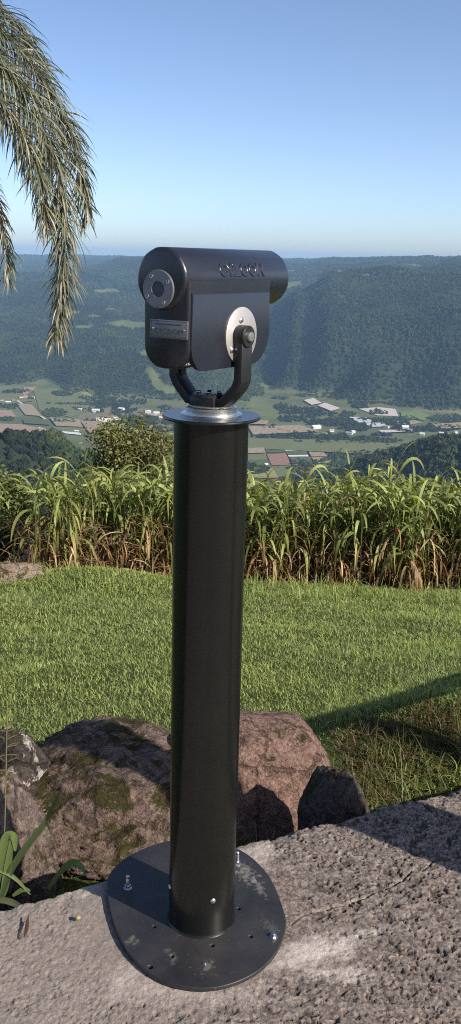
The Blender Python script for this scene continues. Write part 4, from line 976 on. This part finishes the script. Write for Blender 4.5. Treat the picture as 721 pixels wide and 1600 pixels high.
# ------------------------------------------------------------------ cane grass along the drop
M_CANE = leaf_mat('cane_leaf', .32, .5, .3)
def cane():
    bag = Bag(); n = 2150
    x = np.where(np.arange(n) < 1500, rng.uniform(-2.6, 4.6, n), rng.uniform(-6.4, -3.0, n)); fr = 10.55 - .10 * np.abs(x - .3) ** 1.2; y = fr + rng.uniform(0, 1, n) ** 1.2 * 2.2 + .30 * fbm(x * 2, x * 0, oct=3, seed=5)
    ok = (x > -2.30 + .3 * rng.random(n)) | (x < -3.0); x = x[ok]; y = y[ok]; n = len(x)
    z = lawn_z(x, y) - .05
    hgt = rng.uniform(.72, 1.02, n) + .28 * (rng.random(n) > .975) + .12 * fbm(x * 1.1, y * 1.1, oct=2, seed=6) + .10 * (y - fr[ok] > .8)
    dep = y - fr[ok]
    for k in range(n):
        h = hgt[k]; b = np.array([x[k], y[k], z[k]]); lean = rng.normal(0, .09, 2); tpt = b + np.array([lean[0] * h, lean[1] * h - .03, h])
        mid = (b + tpt) / 2 + np.array([rng.normal(0, .02), rng.normal(0, .02), 0])
        path = catmull([b, mid, tpt], 3); sc_ = rng.random()
        scol = np.array([.20, .13, .055]) * rng.uniform(.5, 1.1) if sc_ < .65 else np.array([.15, .17, .05])
        V, T3, Q4 = tube_np(path, np.linspace(.010, .005, len(path)), 5)
        tcol = np.linspace(0, 1, len(path)).repeat(5); cc = scol[None] * (1 - tcol[:, None]) + np.array([.13, .18, .05])[None] * tcol[:, None]
        bag.add(V, T3, Q4, np.concatenate([cc, cc[:1], cc[-1:]]))
        m = rng.integers(8, 12); tt = np.sort(rng.uniform(.12, 1.0, m)); tt[-2:] = 1.0
        idx = tt * (len(path) - 1); i0 = np.minimum(idx.astype(int), len(path) - 2); w = (idx - i0)[:, None]
        B = path[i0] * (1 - w) + path[i0 + 1] * w
        az = rng.uniform(0, 2 * np.pi) + np.arange(m) * 2.6 + rng.normal(0, .5, m)
        up = np.where(tt > .95, rng.uniform(1.6, 5.0, m), rng.uniform(.8, 3.0, m))
        d0 = np.stack([np.cos(az), np.sin(az), up], -1); d0 /= np.linalg.norm(d0, axis=1)[:, None]
        side = np.stack([-np.sin(az), np.cos(az), 0 * az], -1)
        L = rng.uniform(.32, .62, m) * np.where(tt < .45, .8, 1.0); wd = rng.uniform(.018, .038, m)
        dry = (tt < .60 + rng.normal(0, .12, m)) | (rng.random(m) < .03)
        g = rng.random((m, 1)); green = np.array([.19, .245, .075]) * (.6 + .85 * g) + np.array([.04, .015, .01]) * rng.random((m, 1)); brown = np.where(rng.random((m, 1)) < .4, np.array([.40, .30, .17]), np.array([.33, .185, .09])) * (.4 + 1.0 * g)
        col = np.where(dry[:, None], brown, green); tip = np.where(dry[:, None], brown, green * 1.1 + np.array([.03, .01, .0]))
        dr = np.where(dry, rng.uniform(3.0, 5.0, m), rng.uniform(1.8, 4.2, m)); dr[tt > .98] *= .6; wd = np.where(dry, wd * .7, wd * 1.12)
        V, Q4, C = ribbons(B, d0, side, L, wd, dr, 8, col=col, col2=tip, twist=rng.normal(0, .9, m)); bag.add(V, None, Q4, C)
    # fallen dry leaves and canes at the foot
    m = 7500; xx = rng.uniform(-2.5, 4.6, m); yy = 10.55 - .10 * np.abs(xx - .3) ** 1.2 + rng.uniform(-.10, .9, m); zz = lawn_z(xx, yy) + rng.uniform(0, .75, m) ** 1.3
    az = rng.uniform(0, 6.28, m); d0 = np.stack([np.cos(az), np.sin(az) * .6, rng.normal(.15, .5, m)], -1); d0 /= np.linalg.norm(d0, axis=1)[:, None]
    side = np.stack([-np.sin(az), np.cos(az), rng.normal(0, .5, m)], -1); side /= np.linalg.norm(side, axis=1)[:, None]
    col = np.where(rng.random((m, 1)) < .4, np.array([.36, .27, .16]), np.array([.26, .16, .085])) * rng.uniform(.3, 1.2, (m, 1))
    V, Q4, C = ribbons(np.stack([xx, yy, zz], -1), d0, side, rng.uniform(.12, .4, m), rng.uniform(.006, .018, m), rng.uniform(.3, 1.5, m), 5, col=col, twist=rng.normal(0, 1.2, m)); bag.add(V, None, Q4, C)
    return bag.mesh('cane_grass')
cg = link('cane_grass', cane(), M_CANE); tag(cg, 'dense tall cane grass with dry brown feet along the drop', 'grass', kind='stuff')

# ------------------------------------------------------------------ shrubs behind the cane
M_SHRUB = leaf_mat('shrub_leaf', .3, .5, .35); M_BARK, nt, nd, lk = new_mat('bark'); co = objco(nt)
finish(nt, mixc(nt, noise(nt, co, 12, 5), (.09, .07, .05), (.2, .165, .13)), .9, 0, noise(nt, co, 40, 4), .6, .01, spec=.1)
def shrub(name, base, cen, rad, nleaf, lsz, label, col, seed, cat='shrub'):
    rg = np.random.default_rng(seed); cen = np.array(cen, float); base = np.array(base, float); rad = np.array(rad)
    e = empty(name, base, label, cat); b0 = base
    tb = Bag(); tips = []
    nl = 11
    for k in range(nl):
        th = rg.uniform(0, 6.28); el = rg.uniform(-.2, 1.4); tip = cen + rad * .8 * np.array([math.cos(th) * math.cos(el), math.sin(th) * math.cos(el), math.sin(el)])
        st = base + (cen - base) * rg.uniform(.0, .5); mid = (st + tip) / 2 + rg.normal(0, .07, 3) * rad
        pth = catmull([st, mid, tip], 6); tb.add(*tube_np(pth - b0, np.linspace(.035, .006, len(pth)) * rad[0], 6)); tips.append(pth)
    pth = catmull([base - np.array([0, 0, .15]), (base + cen) / 2 + np.array([.05, 0, 0]), cen], 6); tb.add(*tube_np(pth - b0, np.linspace(.07, .03, len(pth)) * rad[0], 8))
    link('trunk', tb.mesh('trunk'), M_BARK, e)
    # leaf clumps spread through the crown
    nc = 120; v = rg.normal(size=(nc, 3)); v /= np.linalg.norm(v, axis=1)[:, None]; v[:, 2] = np.where(v[:, 2] < -.55, -v[:, 2], v[:, 2])
    cc = cen + v * rad * (rg.uniform(.45, 1.0, nc) * (1 + .22 * fbm(v[:, 0] * 2 + seed, v[:, 1] * 2, v[:, 2] * 2, oct=2, seed=seed)))[:, None]
    ci = rg.integers(0, nc, nleaf); P = cc[ci] + rg.normal(0, .115, (nleaf, 3)) * rad.mean()
    az = rg.uniform(0, 6.28, nleaf); d0 = np.stack([np.cos(az), np.sin(az), rg.normal(.1, .55, nleaf)], -1); d0 += (P - cen) / rad * .5; d0 /= np.linalg.norm(d0, axis=1)[:, None]
    s = np.cross(d0, rg.normal(size=(nleaf, 3))); s /= np.linalg.norm(s, axis=1)[:, None]
    tone = rg.uniform(.6, 1.35, nc)[ci] * rg.uniform(.7, 1.3, nleaf); c = np.array(col)[None] * tone[:, None]
    V, Q4, C = ribbons(P - b0, d0, s, lsz * rg.uniform(.7, 1.4, nleaf), lsz * .46 * rg.uniform(.8, 1.2, nleaf), rg.uniform(.2, 1.2, nleaf), 3, np.array([.25, 1, .8, .08]), col=c)
    bg_ = Bag(); bg_.add(V, None, Q4, C); link('crown', bg_.mesh('crown'), M_SHRUB, e); return e
c = at_dist(203, 742, 16.5)
shrub('shrub', (c[0] + .1, 16.5, c[2] - 1.9), c, (.92, .85, .98), 9000, .075, 'round bushy green shrub rising behind the cane left of the pole', (.165, .175, .06), 3)
c = at_dist(2, 806, 12.2)
shrub('shrub', (c[0] - .1, 12.2, c[2] - 1.0), c, (.60, .5, .52), 5200, .07, 'light green bush at the left edge beside the cane', (.15, .18, .055), 8)
c = at_dist(-18, 842, 11.0)
shrub('shrub', (c[0] - .1, 11.0, c[2] - .6), c, (.50, .4, .36), 3000, .06, 'low dark green bush above the pale rock', (.05, .075, .02), 12)

# ------------------------------------------------------------------ palm
M_PALM = leaf_mat('palm_leaflet', .2, .42, .4)
YP = 7.6
crown = at_dist(-210, 10, YP)
palm = empty('palm_tree', (crown[0], crown[1], float(lawn_z(crown[0], crown[1]))), 'feathery palm with long drooping fronds hanging in from the left', 'palm tree'); p0 = np.array(palm.location)
tb = Bag(); pth = catmull([p0 - np.array([0, 0, .2]), p0 * .5 + crown * .5 + np.array([.05, 0, 0]), crown - np.array([0, 0, .05])], 8); tb.add(*tube_np(pth - p0, np.linspace(.17, .11, len(pth)), 16)); link('trunk', tb.mesh('trunk'), M_BARK, palm)
def frond(pix, dys, nl, L, seed, gold=.3, tone=1.0, base=True):
    rg = np.random.default_rng(seed)
    pts = ([crown] if base else []) + [at_dist(u + 12, v, YP + dy) for (u, v), dy in zip(pix, dys)]
    pth = catmull(pts, 14); bag = Bag()
    r = np.linspace(.013, .003, len(pth)); rc = np.array([.20, .17, .06])
    V, T3, Q4 = tube_np(pth - p0, r, 6); bag.add(V, T3, Q4, rc)
    seg = np.linalg.norm(np.diff(pth, axis=0), axis=1); cum = np.concatenate([[0], np.cumsum(seg)]); nl = int(nl * 1.9); t = np.sort(rg.uniform(.16, 1.0, nl)) * cum[-1]
    P = np.stack([np.interp(t, cum, pth[:, k]) for k in range(3)], -1); Tn = np.stack([np.interp(t, cum, np.gradient(pth, axis=0)[:, k]) for k in range(3)], -1); Tn /= np.linalg.norm(Tn, axis=1)[:, None]
    ref = np.array([0, 1.0, .15]); A = np.cross(Tn, ref); A /= np.linalg.norm(A, axis=1)[:, None]; Bv = np.cross(Tn, A)
    th = rg.uniform(0, 2 * np.pi, nl); rad = A * np.cos(th)[:, None] + Bv * np.sin(th)[:, None]
    f = t / cum[-1]
    d0 = Tn * rg.uniform(.25, .9, nl)[:, None] + rad * rg.uniform(.5, 1.1, nl)[:, None]; d0 /= np.linalg.norm(d0, axis=1)[:, None]
    s = np.cross(d0, rg.normal(size=(nl, 3))); s /= np.linalg.norm(s, axis=1)[:, None]
    Lg = .80 * L * rg.uniform(.6, 1.25, nl) * (1 - .58 * np.clip((f - .45) / .55, 0, 1)); wd = rg.uniform(.006, .0125, nl)
    g = rg.random((nl, 1)); col = np.array([.15, .168, .112]) * (.4 + 1.05 * g); gd = (rg.random(nl) < gold * (.3 + f))[:, None]
    col = np.where(gd, np.array([.26, .235, .155]) * (.6 + .6 * g), col) * tone
    V, Q4, C = ribbons(P - p0, d0, s, Lg, wd, rg.uniform(.5, 2.1, nl), 6, col=col, col2=col * 1.1, twist=rg.normal(0, .5, nl)); bag.add(V, None, Q4, C)
    link('frond', bag.mesh('frond'), M_PALM, palm)
frond([(-70, 70), (-10, 105), (40, 170), (72, 250), (88, 340), (86, 440), (78, 528)], [-.1, -.15, -.2, -.25, -.28, -.3, -.3], 620, .52, 1, .35)
frond([(-70, 20), (10, 70), (62, 140), (98, 215), (118, 285), (126, 345)], [.1, .15, .2, .25, .28, .3], 430, .48, 2, .12, .85)
frond([(-90, -40), (-20, 10), (28, 55), (56, 110), (70, 160)], [.2, .3, .4, .5, .5], 260, .42, 3, .05, .75)
frond([(-90, 90), (-20, 150), (25, 215), (52, 290), (62, 360)], [-.3, -.4, -.45, -.5, -.5], 380, .46, 4, .3, 1.0)
frond([(-120, 170), (-60, 240), (-18, 320), (-2, 390), (2, 440)], [-.2, -.3, -.35, -.35, -.35], 300, .36, 5, .6, 1.0)
frond([(-160, -120), (-120, -200), (-60, -190), (0, -120)], [.3, .4, .5, .5], 200, .42, 6, .1, .8)
frond([(-280, -60), (-380, -60), (-460, 40), (-500, 200)], [0, 0, 0, 0], 260, .5, 7, .2)
frond([(-250, -90), (-300, -150), (-360, -90), (-390, 60)], [.5, 1.0, 1.5, 1.8], 240, .5, 8, .2)

# ------------------------------------------------------------------ weed at the lower left
b = on_plane(4, 1405, -.05) + np.array([-.01, .06, 0])
weed = empty('weed_plant', b, 'long bladed green weed growing at the slab edge in the lower left', 'weed'); M_WEED = leaf_mat('weed_leaf', .3, .45, .35)
def weed_leaf(pix, w, col, zs=None, dy=None):
    pts = []
    for k, (u, v) in enumerate(pix):
        Y = b[1] + (dy[k] if dy else 0); pts.append(at_dist(u, v, Y))
    P = catmull(pts, 8) - b; n = len(P); t = np.linspace(0, 1, n)
    wv = w * np.clip(np.sin(np.pi * (t * .88 + .1)), 0, 1) ** .7
    T_ = np.gradient(P, axis=0); T_ /= np.linalg.norm(T_, axis=1)[:, None]; S_ = np.cross(T_, np.array([.15, -1, .45])); S_ /= np.linalg.norm(S_, axis=1)[:, None]
    Nn = np.cross(S_, T_)
    V = np.stack([P - S_ * wv[:, None] / 2 , P - Nn * wv[:, None] * .12, P + S_ * wv[:, None] / 2], 1).reshape(-1, 3)
    i = np.arange(n - 1) * 3; Q4 = np.concatenate([np.stack([i, i + 1, i + 4, i + 3], -1), np.stack([i + 1, i + 2, i + 5, i + 4], -1)])
    bg_ = Bag(); bg_.add(V, None, Q4, np.array(col)); link('leaf', bg_.mesh('leaf'), M_WEED, weed)
weed_leaf([(2, 1405), (15, 1365), (40, 1325), (68, 1288), (96, 1232)], .017, (.075, .10, .04))
weed_leaf([(-8, 1400), (0, 1350), (10, 1310), (22, 1308), (24, 1330)], .024, (.14, .19, .06))
weed_leaf([(2, 1405), (8, 1385), (14, 1345), (19, 1306)], .020, (.13, .18, .06))
weed_leaf([(75, 1389), (95, 1362), (112, 1348), (126, 1352), (134, 1368)], .016, (.15, .20, .07), dy=[.03, .03, .02, 0, -.03])
weed_leaf([(-6, 1360), (10, 1364), (28, 1376), (48, 1398)], .010, (.15, .19, .07))
weed_leaf([(-10, 1408), (8, 1407), (28, 1414), (45, 1428)], .016, (.19, .20, .10), dy=[-.02, -.03, -.05, -.085])
weed_leaf([(20, 1400), (36, 1390), (48, 1392)], .012, (.12, .16, .05))
bgs = Bag(); st = catmull([at_dist(4, 1400, b[1] + .02), at_dist(8, 1280, b[1] + .04), at_dist(10, 1180, b[1] + .05), at_dist(12, 1095, b[1] + .05)], 8)
bgs.add(*tube_np(st - b, .0016, 5), np.array([.22, .2, .09]))
rg = np.random.default_rng(4); P = np.repeat(st[-12:-1], 2, 0) - b; nP = len(P); az = rg.uniform(-1, 1, nP)
d0 = np.stack([np.sign(az) * (.5 + np.abs(az)), az * .3, rg.uniform(.2, .9, nP)], -1); d0 /= np.linalg.norm(d0, axis=1)[:, None]
V, Q4, C = ribbons(P, d0, np.tile([0, 0, 1.0], (nP, 1)), rg.uniform(.02, .06, nP), np.full(nP, .003), rg.uniform(.3, 1.2, nP), 4, col=(.16, .15, .06)); bgs.add(V, None, Q4, C)
link('flower_stalk', bgs.mesh('flower_stalk'), M_WEED, weed)

# small litter on the slab
p = on_plane(122, 1434, .006); V, F = ico(3)
P = V * np.array([.0065, .0055, .0055]) * (1 + .12 * fbm(V[:, 0] * 2, V[:, 1] * 2, V[:, 2] * 2, oct=2, seed=2))[:, None]
M_SEED, nt, nd, lk = new_mat('green_seed'); finish(nt, mixc(nt, noise(nt, objco(nt), 120, 3), (.2, .19, .06), (.34, .3, .12)), .6)
o = link('seed', np_mesh('seed', P, F), M_SEED, None, (p[0], p[1], .006)); tag(o, 'small round green seed lying on the concrete left of the plate', 'seed')
bg_ = Bag(); pa = np.array([on_plane(u, v, z) for u, v, z in ((45, 1430, .012), (43, 1442, .008), (41, 1455, .01), (38, 1466, .004))]); pb = catmull(pa, 6); n = len(pb); t = np.linspace(0, 1, n); wv = .009 * np.sin(np.pi * (t * .9 + .05))
V = np.stack([pb - np.array([1, 0, .3]) * wv[:, None] / 2, pb + np.array([0, 0, .001]), pb + np.array([1, 0, -.3]) * wv[:, None] / 2], 1).reshape(-1, 3); i = np.arange(n - 1) * 3
V2 = V - pb.mean(0); bg_.add(V2, None, np.concatenate([np.stack([i, i + 1, i + 4, i + 3], -1), np.stack([i + 1, i + 2, i + 5, i + 4], -1)]), np.array([.10, .055, .035]))
o = link('dead_leaf', bg_.mesh('dead_leaf'), M_WEED, None, tuple(pb.mean(0))); tag(o, 'curled brown dead leaf on the concrete below the weed', 'leaf')

# ------------------------------------------------------------------ to the right of the picture: trunk and log rail added out of view to cast the long shadows
def shadow_trunk():
    x, y = 1.42, 1.72
    e = empty('tree', (x, y, -.05), 'bare trunk added right of the picture to cast the slab shadow', 'tree')  # unseen stand-in, added to throw the shadow band over slab and rocks
    tb = Bag(); pth = np.array([[0, 0, -.1], [0, 0, .5], [.01, .01, 1.6], [.05, .0, 2.6], [.12, -.05, 3.4]]); pth = catmull(pth, 8)
    tb.add(*tube_np(pth, np.linspace(.135, .10, len(pth)), 20)); link('trunk', tb.mesh('trunk'), M_BARK, e); return e
shadow_trunk()
bag = Bag(); A = np.array([1.15, 2.70, .45]); B = np.array([2.95, 3.90, .49]); pth = np.linspace(A, B, 14) + np.array([0, 0, 1]) * .012 * np.sin(np.linspace(0, 9, 14))[:, None]
rail = empty('shadow_rail', (A[0], A[1], -.35), 'log rail on two posts added right of the picture to shade the lawn', 'rail'); o0 = np.array(rail.location)  # rail and posts put in unseen for the shadow band on the lawn
bag.add(*tube_np(pth - o0, .040, 14)); link('shadow_log', bag.mesh('shadow_log'), M_BARK, rail)
A2_ = np.array([1.28, 2.25, .17]); B2_ = np.array([2.75, 3.50, .21]); bag = Bag(); bag.add(*tube_np(np.linspace(A2_, B2_, 10) - o0, .075, 14)); link('shadow_log', bag.mesh('shadow_log'), M_BARK, rail)  # lower log added out of view to shade the grass beyond the slab
for t in (.2, .9):
    q = A * (1 - t) + B * t; bag = Bag(); bag.add(*tube_np(np.array([[q[0], q[1], float(lawn_z(q[0], q[1])) - .2], [q[0], q[1], q[2] - .03]]) - o0, .055, 12)); link('shadow_post', bag.mesh('shadow_post'), M_BARK, rail)

# ------------------------------------------------------------------ haze
bm = bmesh.new(); box(bm, (0, 0, 0), (1, 1, 1)); 
for v in bm.verts: v.co = (v.co.x * 33000, v.co.y * 33000, 48 if v.co.z > 0 else ZF - 40)
M_HAZE, nt, nd, lk = new_mat('haze_air'); pv = N(nt, 'ShaderNodeVolumePrincipled'); pv.inputs['Color'].default_value = (.40, .66, 1.0, 1); pv.inputs['Density'].default_value = 6.5e-5; pv.inputs['Anisotropy'].default_value = 0.0
ho = N(nt, 'ShaderNodeOutputMaterial'); lk.new(pv.outputs[0], ho.inputs['Volume'])
hz = bm_obj('haze', bm, M_HAZE, None, 0); tag(hz, 'bluish summer haze filling the valley air', kind='stuff')
print('forest crowns', nF)
